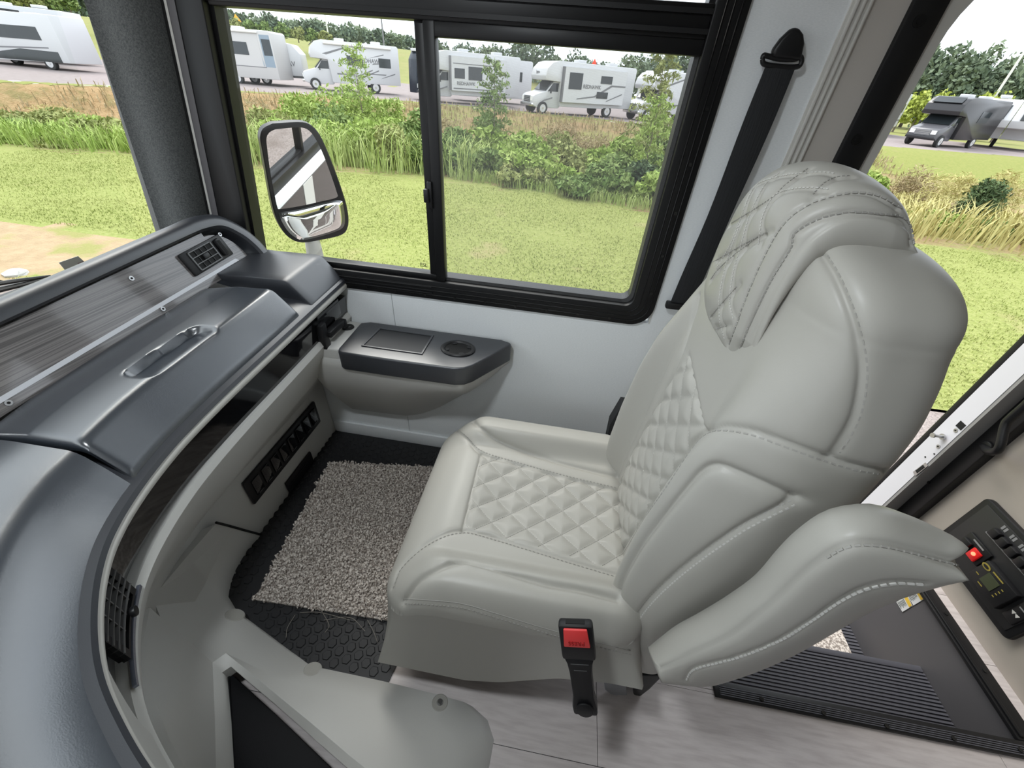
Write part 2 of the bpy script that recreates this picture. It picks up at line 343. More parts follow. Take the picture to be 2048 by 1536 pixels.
# mirrored paper label stuck on the inside of the windshield
def wpt(px_, py_):
    for x_ in np.linspace(-1.3, -2.0, 141):
        p = at(px_, py_, x=x_)
        if x_ <= wsx(p[1], p[2])+.004: return p
    return p
lb = [wpt(117, 525), wpt(155, 512), wpt(206, 557), wpt(162, 580)]
M_label = mat('label_film', (.5, .5, .44), .5); M_label2 = mat('label_red', (.30, .2, .2), .5)
st = thing('windshield_label', lb[0], 'small grey paper label stuck inside the windshield above the dash', 'label')
MB().prism(lb, (.002, 0, 0)).build('label_sheet', M_label, st)
def lq(u, v): return (lb[0]*(1-u)+lb[1]*u)*(1-v)+(lb[3]*(1-u)+lb[2]*u)*v+np.array([.003, 0, 0])
for r_ in range(5):
    MB().prism([lq(.1, .28+r_*.13), lq(.6, .28+r_*.13), lq(.6, .34+r_*.13), lq(.1, .34+r_*.13)], (.001, 0, 0)).build('print_line', M_trim, st)
MB().prism([lq(.68, .2), lq(.95, .2), lq(.95, .9), lq(.68, .9)], (.001, 0, 0)).build('red_band', M_label2, st)
# wiper outside
wp = thing('wiper', at(40, 575, x=-1.85), 'black windshield wiper resting outside the glass above the gravel', 'wiper')
a_ = at(-90, 600, x=-1.82); b_ = at(103, 555, x=-1.80)
MB().tube([a_, b_], [.010, .008], 6).build('wiper_blade', M_blackp, wp)
MB().tube([a_+np.array([.01, 0, .03]), b_*.6+a_*.4+np.array([.01, 0, .018]), b_+np.array([0, 0, .006])], [.008, .007, .004], 6).build('wiper_arm', M_blackp, wp)

# ---- added ceiling lamps, unseen, to brighten dash, floor and cushion
M_lamp = mat('added_lamp_diffuser', (1, 1, 1), .4, emit=(.92, .97, 1, 6.0))
for i_l, (x_, y_) in enumerate(((.35, -.75), (1.35, -.5), (-.42, .12), (2.4, -.3))):
    t_ = thing('added_ceiling_light', (x_, y_, 2.119), ('added unseen LED ceiling light behind the seat', 'added unseen LED ceiling light above the aisle', 'added unseen LED ceiling light above the dash', 'added unseen LED ceiling light at the coach rear')[i_l], 'ceiling light', 'added ceiling lights')
    MB().disc((x_, y_, 2.119), (0, 0, -1), .085, .012, 24, .08).build('added_lamp_bezel', M_trim, t_)
    MB().disc((x_, y_, 2.106), (0, 0, -1), .066, .004, 24).build('added_lamp_diffuser', M_lamp, t_)
    l_ = bpy.data.lights.new('added_fill_lamp', 'AREA'); l_.shape = 'DISK'; l_.size = .16; l_.energy = LAMP_W*(.05, .1, 6.0, .05)[i_l]; l_.color = (.9, .96, 1)
    lo_ = bpy.data.objects.new('added_fill_lamp', l_); COL.objects.link(lo_); lo_.parent = t_; lo_.location = (0, 0, -.022)

# ================================================================ entry: stairwell, jamb, partition with switches
sw = thing('stairwell', (1.15, .85, -.6), 'black entry stairwell with ribbed treads sunk into the plank floor', 'stairs')
X0, X1 = .713, 1.60
box('side_panel', X1, X1+.02, .50, W-.002, -.85, -.004, M_well, sw)
box('side_panel', X0-.02, X0, .50, W-.002, -.85, -.004, M_well, sw)
box('riser', X0, X1, .505, .52, -.21, -.004, M_well, sw)
def tread(z, ya, yb, n):
    t_ = box('tread', X0, X1, ya, yb, z-.03, z, M_step, sw)
    for k in range(n):
        y_ = ya+.01+(yb-ya-.035)*k/(n-1); MB().box(X0+.002, X1-.002, y_-.0032, y_+.0032, z, z+.005).build('tread_rib', M_step, t_)
    MB().box(X0+.002, X1-.002, yb-.018, yb+.004, z-.034, z+.006).build('tread_nosing', M_step, t_, bevel=.003)
    return t_
tread(-.20, .52, .775, 19); tread(-.45, .775, 1.05, 17); tread(-.68, 1.05, W-.006, 14)
box('riser', X0, X1, .77, .785, -.45, -.23, M_well, sw); box('riser', X0, X1, 1.045, 1.06, -.68, -.48, M_well, sw)
def fbox(nm, x0, x1, y0, y1): return box(nm, x0, x1, y0, y1, -.004, .010, M_blackp, sw, bevel=.003)
f1 = fbox('edge_trim', .675, 1.645, .478, .522); f2 = fbox('edge_trim', 1.585, 1.645, .522, W); f3 = fbox('edge_trim', .675, .715, .522, W)
for k in range(5): MB().box(.69, 1.60, .484+k*.0055, .4865+k*.0055, .010, .0115).build('grip_line', M_step, f1)
MB().box(1.592, 1.604, .53, W, .010, .017).build('raised_lip', M_blackp, f2, bevel=.002)
for px_, py_ in ((1523, 1398), (1647, 1426), (1773, 1452), (1907, 1477), (2040, 1500)):
    c = at(px_, py_, z=.012); MB().disc(c, (0, 0, 1), .0065, .003, 10).build('trim_screw', M_blackscrew, f1)
for px_, py_ in ((1895, 1226), (1969, 1340)):
    c = at(px_, py_, z=.017); MB().disc((1.625, c[1], .010), (0, 0, 1), .0065, .003, 10).build('trim_screw', M_blackscrew, f2)
# warning stickers on the stairwell side
M_paper = mat('sticker_paper', (.75, .75, .75), .5); M_yel = mat('sticker_yellow', (.85, .55, .06), .5); M_ink = mat('ink', (.08, .08, .08), .6)
for nm_, q in (('upper', [(1829, 1190), (1840, 1175), (1849, 1198), (1828, 1209)]), ('lower', [(1793, 1204), (1815, 1191), (1825, 1212), (1805, 1224)])):
    P = [at(*p, x=X1-.002) for p in q]; ctr = np.mean(P, axis=0)
    if nm_ == 'upper': P = [at(*p, x=X1-.002) for p in [(1815, 1191), (1838, 1178), (1849, 1198), (1827, 1211)]]
    s_ = thing('warning_sticker', P[0], 'white and yellow warning sticker on the stairwell side, '+('nearest the seat' if nm_ == 'lower' else 'beside the floor frame'), 'sticker')
    P = np.array(P); MB().prism(P, (-.0006, 0, 0)).build('sticker_sheet', M_paper, s_)
    q_ = lambda u, v: (P[0]*(1-u)+P[1]*u)*(1-v)+(P[3]*(1-u)+P[2]*u)*v+np.array([-.0012, 0, 0])
    MB().prism([q_(.72, .04), q_(.98, .04), q_(.98, .96), q_(.72, .96)], (-.0004, 0, 0)).build('yellow_band', M_yel, s_)
    for r_ in range(6): MB().prism([q_(.08+r_*.1, .1), q_(.12+r_*.1, .1), q_(.12+r_*.1, .5+.3*rnd.random()), q_(.08+r_*.1, .5+.3*rnd.random())], (-.0004, 0, 0)).build('print_line', M_ink, s_)
# offcut of carpet on the lower tread
M_carpet = mat('carpet_fibre', (.26, .22, .19), .95, col2=(.74, .68, .62), ns=120, ramp=(.42, .58))
cp = thing('step_carpet', (1.25, .92, -.444), 'beige carpet offcut lying on the lower entry step', 'carpet')
MB().prism([(1.2, .80, -.444), (1.53, .80, -.444), (1.535, 1.0, -.444), (1.2, 1.03, -.444)], (0, 0, .014)).build('carpet_slab', M_carpet, cp)

# rear door jamb with striker
dj = thing('door_1', (1.62, W, -.3), None, None, kind='structure')
box('jamb_face', 1.60, 1.66, W+.0, W+.075, -.6, 1.80, M_alum, dj)
box('jamb_return', 1.602, 1.66, W-.012, W, -.05, 1.80, mat('jamb_grey', (.30, .29, .28), .5), dj)
MB().box(1.598, 1.66, W+.075, W+.10, -.6, 1.8).build('door_gasket', M_blackp, dj, bevel=.008)
def onj(px_, py_): return at(px_, py_, x=1.60)
c = onj(1922, 851); MB().obox(c, (.002, 0, 0), (0, .013, 0), (0, 0, .013)).build('square_hole', M_dark, dj)
c = onj(1889, 874); MB().tube([c, c+np.array([-.045, .0, .0])], .006, 10).disc(c+np.array([-.006, 0, 0]), (-1, 0, 0), .012, .005, 14).disc(c+np.array([-.04, 0, 0]), (-1, 0, 0), .010, .006, 14).build('striker_bolt', M_screw, dj, smooth=30)
for p in ((1912, 861), (1877, 893)):
    c = onj(*p); MB().disc(c, (-1, 0, 0), .008, .002, 14).build('jamb_screw', M_screw, dj)
    MB().disc(c+np.array([-.002, 0, 0]), (-1, 0, 0), .003, .0015, 6).build('jamb_screw', M_dark, dj)
for p in ((1869, 908), (1851, 914)):
    c = onj(*p); MB().disc(c, (-1, 0, 0), .003, .002, 8).build('rivet', M_dark, dj)
P = [onj(*p) for p in ((1827, 944), (1852, 925), (1857, 932), (1832, 952))]
MB().prism(P, (-.003, 0, 0)).build('latch_plate', M_screw, dj)
ctr = np.mean(P, axis=0); MB().obox(ctr+np.array([-.0035, 0, 0]), (.001, 0, 0), (P[1]-P[0])*.3, (P[3]-P[0])*.3).build('latch_slot', M_dark, dj)

# partition behind the stairwell
pt = thing('wall_rear_partition', (1.69, .9, 0), None, None, kind='structure')
box('partition_panel', 1.69, 1.73, .30, 1.30, 0.0, 1.25, M_tan, pt)
box('partition_panel', 1.69, 1.73, .30, 1.30, 1.25, 2.12, M_tan, pt)
box('partition_trim', 1.655, 1.73, 1.255, W-.012, .0, 2.1, M_blackp, pt, bevel=.004)
c = at(1858, 965, x=1.655); MB().disc(c, (-1, 0, 0), .006, .003, 8).build('trim_screw', M_blackscrew, pt)
gh = thing('grab_handle', at(1970, 900, x=1.65), 'black tubular grab handle on the partition by the doorway', 'grab handle')
P = [at(1968, 893, x=1.655), at(1978, 903, x=1.62), at(1998, 897, x=1.60), at(2010, 852, x=1.60), at(2022, 836, x=1.60), at(2062, 800, x=1.60), at(2160, 700, x=1.60), at(2180, 690, x=1.655)]
MB().tube(smoothpath(P, 6), .013, 12).build('handle_bar', M_blackp, gh, smooth=True)
for p_ in ((1975, 893), (2180, 690)): MB().disc(at(*p_, x=1.655), (-1, 0, 0), .02, .008, 14).build('handle_foot', M_blackp, gh, bevel=.003)

# switch panel
XP = 1.69
def onp(px_, py_, dx=0): return at(px_, py_, x=XP)+np.array([-dx, 0, 0])
yA, yB = 1.15, .775; zA, zB = .105, .40
cpn = thing('switch_panel', (XP, .96, .1), 'black switch panel with red lit button and small display on tan partition', 'control panel')
def P2(u, v, d=0): return np.array([XP-d, yA+(yB-yA)*u, zA+(zB-zA)*v])    # u along the panel (towards viewer), v up
rr = rrect(1, 1, .06, 4, .5, .5)
MB().prism([P2(u, v) for u, v in rr], (-.022, 0, 0)).build('panel_bezel', M_blackp, cpn, bevel=.006)
def pbox(nm, u0, u1, v0, v1, d0, d1, m_, par=cpn, bev=.003): return MB().prism([P2(u0, v0, d0), P2(u1, v0, d0), P2(u1, v1, d0), P2(u0, v1, d0)], (-(d1-d0), 0, 0)).build(nm, m_, par, bevel=bev)
fp = pbox('face_plate', .06, .94, .08, .94, .022, .025, mat('panel_black', (.018, .018, .019), .45))
pbox('divider', .24, .82, .69, .705, .025, .027, mat('panel_grey', (.22, .22, .22), .5), fp, 0)
for k in range(5):
    u = .27+k*.095; r_ = pbox('rocker_switch', u, u+.075, .73, .84, .025, .042, M_blackp, cpn)
    pbox('switch_label', u+.01, u+.03, .86, .92, .025, .0258, mat('print_grey', (.25, .25, .25), .5), r_, 0)
    pbox('switch_label', u+.04, u+.06, .86, .92, .025, .0258, MATS['print_grey'], r_, 0)
ig = pbox('button_block', .18, .44, .32, .57, .025, .034, M_blackp)
pbox('rocker_switch', .20, .29, .36, .49, .034, .046, M_blackp, ig)
M_red = mat('red_button', (.5, .01, .01), .3, emit=(1, .02, .02, .08)); M_led = mat('red_led', (1, .1, .05), .3, emit=(1, .08, .04, 3))
rb = pbox('lit_button', .315, .405, .34, .49, .034, .042, M_red, ig)
MB().disc(P2(.36, .43, .042), (-1, 0, 0), .007, .003, 12).build('indicator_lamp', M_led, rb)
pbox('switch_label', .25, .37, .525, .545, .034, .0345, MATS['print_grey'], ig, 0)
rem = pbox('remote_display', .47, .80, .20, .53, .025, .048, M_blackp)
pbox('screen', .56, .68, .30, .45, .048, .050, mat('lcd', (.045, .055, .025), .25), rem, 0)
M_yp = mat('yellow_print', (.30, .24, .04), .5)
c = P2(.51, .47, .0485); MB().prism([c+np.array([0, .016*math.cos(a), .010*math.sin(a)]) for a in np.linspace(0, 2*math.pi, 18)[:-1]], (-.001, 0, 0)).build('oval_emblem', M_yp, rem)
MB().prism([c+np.array([-.001, .010*math.cos(a), .005*math.sin(a)]) for a in np.linspace(0, 2*math.pi, 18)[:-1]], (-.001, 0, 0)).build('oval_emblem', M_blackp, rem)
for a in ((.57, .68, .485, .50), (.50, .53, .32, .33), (.57, .62, .255, .265)): pbox('print_line', *a, .048, .0488, M_yp, rem, 0)
for k in range(4): pbox('print_tick', .71, .73, .29+k*.045, .30+k*.045, .048, .0488, M_yp, rem, 0)
jk = pbox('socket_block', .83, .935, .2, .5, .025, .032, M_blackp)
for k in range(2):
    c = P2(.865+.035*k, .33, .032); MB().prism([c+np.array([0, .008*math.cos(a+.3), .008*math.sin(a+.3)]) for a in np.linspace(0, 2*math.pi, 4)[:-1]], (-.001, 0, 0)).build('arrow_mark', M_trim, jk)
pbox('print_line', .85, .92, .42, .435, .032, .0325, MATS['print_grey'], jk, 0)
# ================================================================ dashboard
db = thing('dashboard', (-1.1, .7, .0), 'black and grey dashboard with wood-look fascia below the windshield', 'dashboard')
tilt = lambda y: .05*(max(y, .3)-.5)          # the dash climbs slightly towards the side wall
path = [(-.80, 1.318), (-.80, 1.1), (-.80, .9), (-.80, .7), (-.795, .55), (-.785, .46), (-.765, .37), (-.735, .29), (-.688, .221), (-.624, .155), (-.556, .102), (-.478, .059), (-.40, .024), (-.30, -.012), (-.18, -.045), (-.05, -.07)]
PP = smoothpath([(a, b, 0) for a, b in path], 6)[:, :2]
TT = np.gradient(PP, axis=0); TT /= np.linalg.norm(TT, axis=1)[:, None]; NN = np.stack([TT[:, 1], -TT[:, 0]], 1)
def sweep(prof, i0, i1, cap=True, zadd=True, first=None):
    """profile points (inward offset d, height z) carried along the lip of the dash"""
    secs = []
    if first: x_l = np.interp(-first, -PP[:80, 1], PP[:80, 0]); secs.append([(x_l-d, first, z+tilt(first)) for d, z in prof])
    for i in range(i0, i1):
        secs.append([(PP[i, 0]+NN[i, 0]*d, PP[i, 1]+NN[i, 1]*d, z+(tilt(PP[i, 1]) if zadd else 0)) for d, z in prof])
    return MB().loft(secs, cap=cap)
iy = lambda y: int(np.argmin(np.abs(PP[:80, 1]-y)))
NPT = len(PP); i_far, i_lidA, i_lidB = 0, iy(1.04), iy(.385)
# body under the lid and the white bead round the cockpit
sweep([(.006, .800), (.0, .806), (.004, .816), (.02, .824), (.05, .835), (.30, .845), (.33, .70), (.10, .70), (.03, .78)], 0, NPT).build('dash_body', M_black, db, smooth=40)
sweep([(.013+.013*math.cos(a), .792+.016*math.sin(a)) for a in np.linspace(0, 2*math.pi, 13)[:-1]], 0, NPT).build('pale_bead', M_trim, db, smooth=50)
top = [(.010, .815), (.016, .826), (.075, .893), (.085, .899), (.10, .901), (.36, .893), (.36, .86), (.03, .80)]
sweep(top, 0, i_lidA-1).build('dash_top', M_black, db, bevel=.004)
sweep([(.010, .812), (.018, .826), (.045, .86), (.072, .888), (.085, .896), (.10, .900), (.22, .898), (.36, .885), (.50, .84), (.50, .72), (.03, .76)], i_lidB+2, NPT, first=.380).build('dash_top', M_lid, db, smooth=35)
# storage lid with a moulded finger slot
def lid():
    nd, ny = 70, 150; V = []; Fc = []
    prof = np.array([(.016, .826), (.020, .838), (.075, .901), (.083, .906), (.095, .908), (.20, .902), (.318, .880)])
    L = np.r_[0, np.cumsum(np.linalg.norm(np.diff(prof, axis=0), axis=1))]
    S = np.linspace(0, L[-1], nd); D = np.interp(S, L, prof[:, 0]); Z = np.interp(S, L, prof[:, 1])
    Y = np.linspace(1.032, .392, ny)
    for y in Y:
        x_l = np.interp(-y, -PP[:80, 1], PP[:80, 0])
        for d, z in zip(D, Z):
            x = x_l-d; zz = z+tilt(y)
            e = min(y-.392, 1.032-y, .318-d+.004); zz -= .008*math.exp(-max(e, 0)/.004)
            # finger slot, long along y, sloping floor
            u = (y-.69)/.105; v = (x+.916)/.042-(.10*u)
            k = 1/(1+math.exp(min(40, (abs(u)**6+abs(v)**4-1)*9)))
            zz -= k*(.021*(.55-.5*v))
            V.append((x, y, zz))
    for i in range(ny-1):
        for j in range(nd-1): Fc.append((i*nd+j, i*nd+j+1, (i+1)*nd+j+1, (i+1)*nd+j))
    n0 = len(V); rim = [i*nd for i in range(ny)]+[(ny-1)*nd+j for j in range(1, nd)]+[i*nd+nd-1 for i in range(ny-2, -1, -1)]+[j for j in range(nd-2, 0, -1)]
    V += [(V[i][0], V[i][1], V[i][2]-.016) for i in rim]; n = len(rim)
    Fc += [(rim[i], rim[(i+1) % n], n0+(i+1) % n, n0+i) for i in range(n)]
    return obj('storage_lid', V, Fc, M_lid, db, smooth=50)
lid()
# laminate fascia under the brow
M_lam = mat('wood_laminate', (.20, .185, .18), .16, col2=(.10, .094, .092), ns=16, detail=3, stretch=(1, .12, 22), ramp=(.42, .62), coat=.6)
zb_ = lambda y: .868+.055*(y-.45); zt_ = lambda y: .992+.055*(y-.56)
def pan(y, t, off=0):   # point of the fascia plane, t 0..1 up
    return np.array([-1.12-.05*t+off*.93, y, zb_(y)*(1-t)+zt_(y)*t+off*.36])
yy = list(np.linspace(-.6, 1.15, 24)); bot = [pan(y, 0) for y in yy+[1.20, 1.255]]
arc_ = [pan(1.15+.105*math.cos(a), math.sin(a)**.9 if a > 0 else 0) for a in np.linspace(0.12, math.pi/2, 10)]
topl = [pan(y, 1.10) for y in yy[::-1]]
MB().prism(bot+arc_+topl, (-.012, 0, 0)).build('fascia_panel', M_lam, db, fix=True)
MB().prism([pan(y, .17, .0015) for y in (-.6, 1.21)]+[pan(y, .25, .0015) for y in (1.20, -.6)], (-.001, 0, 0)).build('silver_stripe', mat('silver_stripe', (.62, .63, .66), .3), db)
# brow: rolled black moulding running along the top and down the far end
ring = []
cpts = [(-1.205, -.6, None), (-1.205, .2, None), (-1.205, .7, None), (-1.205, 1.05, None), (-1.20, 1.16, None)]
spine = [np.array([x, y, zt_(y)+.022]) for x, y, _ in cpts]+[np.array([-1.188, 1.225, zt_(1.2)+.010]), np.array([-1.168, 1.268, zt_(1.2)-.028]), np.array([-1.142, 1.289, zt_(1.2)-.072]), np.array([-1.115, 1.298, zt_(1.2)-.125])]
spine = smoothpath(spine, 8); secs = []
for i, p in enumerate(spine):
    t = _n(spine[min(i+1, len(spine)-1)]-spine[max(i-1, 0)]); out = _n(np.cross(t, np.array([-.93, 0, -.36])))     # away from the panel centre
    if out[2] < -.2: out = -out
    if i > 0 and out@po < 0: out = -out
    po = out; fw = _n(np.cross(out, t)); fw = fw if fw[0] > 0 else -fw      # towards the cabin
    kf = min(1, max(0, (p[1]-1.1)/.15))
    sec = []
    for a, b in ((-.016, .0), (-.016, .034), (-.010, .042), (.004, .044), (.018, .036), (.027, .020), (.030, .0), (.026, -.03), (.018, -.08), (-.016, -.08)):
        q = p+out*a*(1+.15*kf)+fw*(b); sec.append(q)
    secs.append(sec)
MB().loft(secs, cap=True).build('brow', M_black, db, smooth=40)
def on_pan(px_, py_):
    n_ = _n(np.cross(pan(1, 0)-pan(0, 0), pan(0, 1)-pan(0, 0))); w_ = RM @ _ray(px_, py_); return EYE+w_*(((pan(.8, .5)-EYE)@n_)/(w_@n_))
for px_, py_ in ((439, 469), (506, 510), (262, 557), (325, 618), (16, 806)):
    c = on_pan(px_, py_); nrm = np.array([.93, 0, .36])
    MB().disc(c, nrm, .0065, .003, 12).build('fascia_screw', M_screw, db); MB().disc(c+nrm*.003, nrm, .003, .0008, 6).build('screw_socket', M_dark, db)
# square vent with thumb wheel
vq = [on_pan(*p) for p in ((358, 512), (427, 473), (464, 508), (391, 550))]
ux = _n((vq[1]-vq[0])+(vq[2]-vq[3])); nn_ = np.array([.93, 0, .36]); nn_ = _n(nn_-ux*(nn_@ux)); uy = np.cross(nn_, ux); uy = uy if uy[2] > 0 else -uy
vc = np.mean(vq, axis=0); hw, hh = .088, .036
def vb(nm, u0, u1, v0, v1, d0, d1, m_, par, bev=0): return MB().obox(vc+ux*(u0+u1)/2+uy*(v0+v1)/2+nn_*(d0+d1)/2, ux*(u1-u0)/2, uy*(v1-v0)/2, nn_*(d1-d0)/2).build(nm, m_, par, bevel=bev)
ven = vb('air_vent', -hw, hw, -hh, hh, 0, .010, M_blackp, db, .004)
vb('vent_recess', -.062, .035, -.030, .030, .0095, .0105, M_dark, ven)
M_vent = mat('vent_grey', (.10, .10, .10), .35)
for a in ((-.062, -.058, -.03, .03), (.031, .035, -.03, .03), (-.062, .035, .027, .030), (-.062, .035, -.030, -.027)): vb('vent_rim', *a, .010, .014, M_vent, ven)
for v_ in (-.010, .010): vb('vent_slat', -.058, .031, v_-.0012, v_+.0012, .0105, .014, M_vent, ven)
for u_ in (-.036, -.014, .008): vb('vent_slat', u_-.001, u_+.001, -.027, .027, .0105, .013, M_blackp, ven)
vb('vent_tab', -.026, -.002, -.008, .008, .012, .020, M_blackp, ven, .003)
vb('thumb_wheel', .046, .070, -.029, .029, .006, .022, M_blackp, ven, .008)
vb('wheel_slot', .0535, .0625, -.022, .022, .0215, .0225, M_dark, ven)

# gloss black band, grey lower fascia, kick panel
pe_ = at(282, 1432, z=.70); ie = int(np.argmin(np.hypot(PP[:, 0]-pe_[0], PP[:, 1]-pe_[1])))
gt = lambda i: .786 if i < ie-9 else .786-.10*(i-ie+9)/9
MB().loft([[(PP[i, 0]+NN[i, 0]*d, PP[i, 1]+NN[i, 1]*d, z) for d, z in ((.018, gt(i)), (.030, .678), (.045, .675), (.045, gt(i)+.004))] for i in range(ie+1)], cap=True).build('gloss_band', M_gloss, db, smooth=30)
sweep([(.013, .784), (.020, .786), (.021, .776), (.014, .775)], 0, ie-9).build('gloss_lip', M_gloss, db)
def fas(i):
    y = PP[i, 1]; k = np.clip((.62-y)/.45, 0, 1)
    return [(.020, .672), (.012, .655), (.022+.0*k, .62), (.05+.02*k, .56), (.075+.04*k, .50), (.12+.05*k, .44), (.23-.05*k, .32), (.232-.05*k, -.001), (.30, -.001), (.30, .66)]
MB().loft([[(PP[i, 0]+NN[i, 0]*d, PP[i, 1]+NN[i, 1]*d, z+tilt(PP[i, 1])*(z > .4)) for d, z in fas(i)] for i in range(0, NPT)], cap=True).build('lower_fascia', M_gray, db, smooth=35)
# closing blade where the gloss band ends by the driver's side
MB().loft([[(PP[i, 0]+NN[i, 0]*d, PP[i, 1]+NN[i, 1]*d, z) for d, z in ((.012, .800), (.010, .79), (.013, min(gt(i), .785) if i <= ie else .66), (.06, min(gt(i), .785) if i <= ie else .66), (.06, .80))] for i in range(ie-9, NPT)], cap=True).build('fascia_end', M_gray, db, smooth=35)
# curved louvre vent in the gloss band
pv_ = at(246, 1200, z=.73); jc = int(np.argmin(np.hypot(PP[:, 0]-pv_[0], PP[:, 1]-pv_[1])))
lv = thing('curved_air_vent', (PP[jc, 0], PP[jc, 1], .72), 'slim black louvred air vent in the curved gloss band of the dashboard', 'air vent')
WLp = lv
def lv_sweep(d0, d1, z0, z1, a=-4, b=6): return sweep([(d0, z0), (d1, z0), (d1, z1), (d0, z1)], jc+a, jc+b)
lv_sweep(.010, .02, .684, .690).build('vent_rim', M_blackp, lv); lv_sweep(.010, .02, .773, .779).build('vent_rim', M_blackp, lv)
lv_sweep(.016, .024, .69, .775).build('vent_recess', M_dark, lv)
for k in range(4): lv_sweep(.008, .02, .706+k*.017, .7085+k*.017).build('vent_slat', M_vent, lv)
for a in (-4, 4): lv_sweep(.010, .02, .69, .775, a, a+2).build('vent_bar', M_blackp, lv)
for a in (-2, 0, 2):
    c_ = PP[jc+a]+NN[jc+a]*.014; MB().obox((c_[0], c_[1], .732), (*TT[jc+a]*.0012, 0), (*NN[jc+a]*.004, 0), (0, 0, .042)).build('vent_bar', M_vent, lv)
MB().disc(np.array([PP[jc, 0], PP[jc, 1], .690])+np.array([NN[jc, 0], NN[jc, 1], 0])*.004, -np.array([NN[jc, 0], NN[jc, 1], 0]), .010, .008, 12).build('vent_tab', M_blackp, lv, bevel=.002)
# chrome-like lip under the vent
sweep([(.010, .668), (.016, .668), (.016, .676), (.010, .676)], jc-5, jc+9).build('gloss_lip', mat('satin_lip', (.25, .27, .33), .15, metal=.7), db)
# fuse-style slotted panel and lower cover on the kick panel
XK = -1.03
def kq(px_, py_): return at(px_, py_, x=XK)
kp = thing('slotted_panel', (XK, 1.0, .15), 'long black slotted switch panel on the kick panel below the dash', 'switch panel')
q = [kq(620, 802), kq(640, 838), kq(507, 1009), kq(483, 973)]; ctr = np.mean(q, axis=0)
y1, y0_, z0_, z1_ = 1.222, .750, .158, .284
MB().prism([(XK, y0_, z0_), (XK, y1, z0_), (XK, y1, z1_), (XK, y0_, z1_)], (.012, 0, 0)).build('panel_plate', M_blackp, kp, bevel=.005)
for k in range(8):
    yc_ = y0_+.045+k*.055; r_ = MB().box(XK+.0125, XK+.018, yc_-.02, yc_+.02, z0_+.03, z1_-.02).build('blank_switch', M_gloss, kp, bevel=.002)
    MB().box(XK+.0185, XK+.0195, yc_-.012, yc_+.012, z0_+.032, z0_+.035).build('switch_mark', MATS['vent_grey'], r_)
kp2 = thing('low_cover', (XK, 1.0, .0), 'small black cover plate at the foot of the kick panel', 'cover plate')
MB().box(XK, XK+.010, .912, 1.10, .002, .08).build('cover_plate', M_blackp, kp2, bevel=.004); MB().box(XK+.010, XK+.012, .93, 1.08, .05, .06).build('cover_ridge', M_blackp, kp2, bevel=.001)
# phone holder in the corner by the wall
ph = thing('device_holder', at(652, 650, x=-.835), 'black clip-on device holder in the corner below the dash', 'holder')
c0 = at(650, 650, x=-.835)
MB().obox(c0+np.array([.01, .02, .03]), (.006, 0, 0), (0, .075, 0), (0, 0, .035)).build('holder_plate', M_gloss, ph, bevel=.003)
MB().obox(c0+np.array([.02, -.055, -.012]), (.014, 0, 0), (0, .016, 0), (0, 0, .05)).build('holder_arm', M_blackp, ph, bevel=.005)
MB().obox(c0+np.array([.032, .005, -.012]), (.014, 0, 0), (0, .05, 0), (0, 0, .012)).build('holder_clip', M_blackp, ph, bevel=.004)
MB().obox(c0+np.array([.035, .06, -.02]), (.012, 0, 0), (0, .012, 0), (0, 0, .016)).build('holder_knob', M_blackp, ph, bevel=.005)

# ================================================================ armrest console on the wall
ar = thing('armrest_console', (-.5, 1.25, .2), 'grey wall console with black padded top, tray and cup holder', 'console')
YW = W-.013
def con(x):      # section in y-z at x: body from top edge down to the wall
    e = np.clip((x+.15)/-.13, 0, 1)**.8           # taper at the rear end
    b = np.interp(x, [-1.02, -.75, -.613, -.54, -.46, -.30, -.22, -.16], [.195, .200, .207, .235, .286, .425, .50, .58])
    yf = float(np.interp(x, [-.9, -.30, -.265, -.15], [1.098, 1.098, 1.125, 1.30])); zt = .64; zk = max(b+.02, np.interp(x, [-1., -.6, -.3, -.15], [.46, .47, .53, .61]))
    return [(x, YW, zt), (x, yf+.012, zt), (x, yf, zt-.012), (x, yf, .60), (x, yf+.012, (zk+.60)/2), (x, yf+(YW-yf)*.18, zk), (x, yf+(YW-yf)*.62, b+(zk-b)*.36), (x, yf+(YW-yf)*.86, b+.012), (x, YW, b)]
xs_ = list(np.linspace(-.885, -.155, 26))
MB().loft([con(x) for x in xs_], cap=True).build('console_body', M_gray, ar, smooth=45)
MB().prism([(-.885, YW, .60), (-.885, 1.105, .60), (-.76, 1.105, .60), (-.745, YW, .60)], (0, 0, .078)).build('console_shoulder', M_gray, ar, bevel=.008, seg=3)
def padp(inset=0):
    p = [(-.765, 1.30), (-.73, 1.318), (-.19, 1.318), (-.152, 1.305), (-.146, 1.29), (-.26, 1.118), (-.285, 1.095), (-.32, 1.085), (-.55, 1.082), (-.735, 1.083), (-.752, 1.09), (-.758, 1.11)]
    c_ = np.mean(p, axis=0); return [np.array(q)+(c_-np.array(q))/np.linalg.norm(c_-np.array(q))*inset for q in p]
pd = MB().prism([(x, y, .606) for x, y in padp()], (0, 0, .079)).build('armrest_pad', M_black, ar, bevel=.014, seg=4)
tp = MB(); tq = [(-.685, 1.137), (-.452, 1.138), (-.452, 1.276), (-.675, 1.278)]
frame([(x, y, .6855) for x, y in tq], [(x+(.008 if x < -.5 else -.008), y+(.008 if y < 1.2 else -.008), .6855) for x, y in tq], (0, 0, .004)).build('tray_rim', M_black, ar, bevel=.0015)
MB().add([(x, y, .6858) for x, y in tq], [(0, 1, 2, 3)]).build('tray_mat', mat('tray_rubber', (.03, .031, .034), .6, bump=(500, .4, .001)), ar, fix=False)
cc = np.array([-.337, 1.208, .685]); R1, R2 = .066, .050
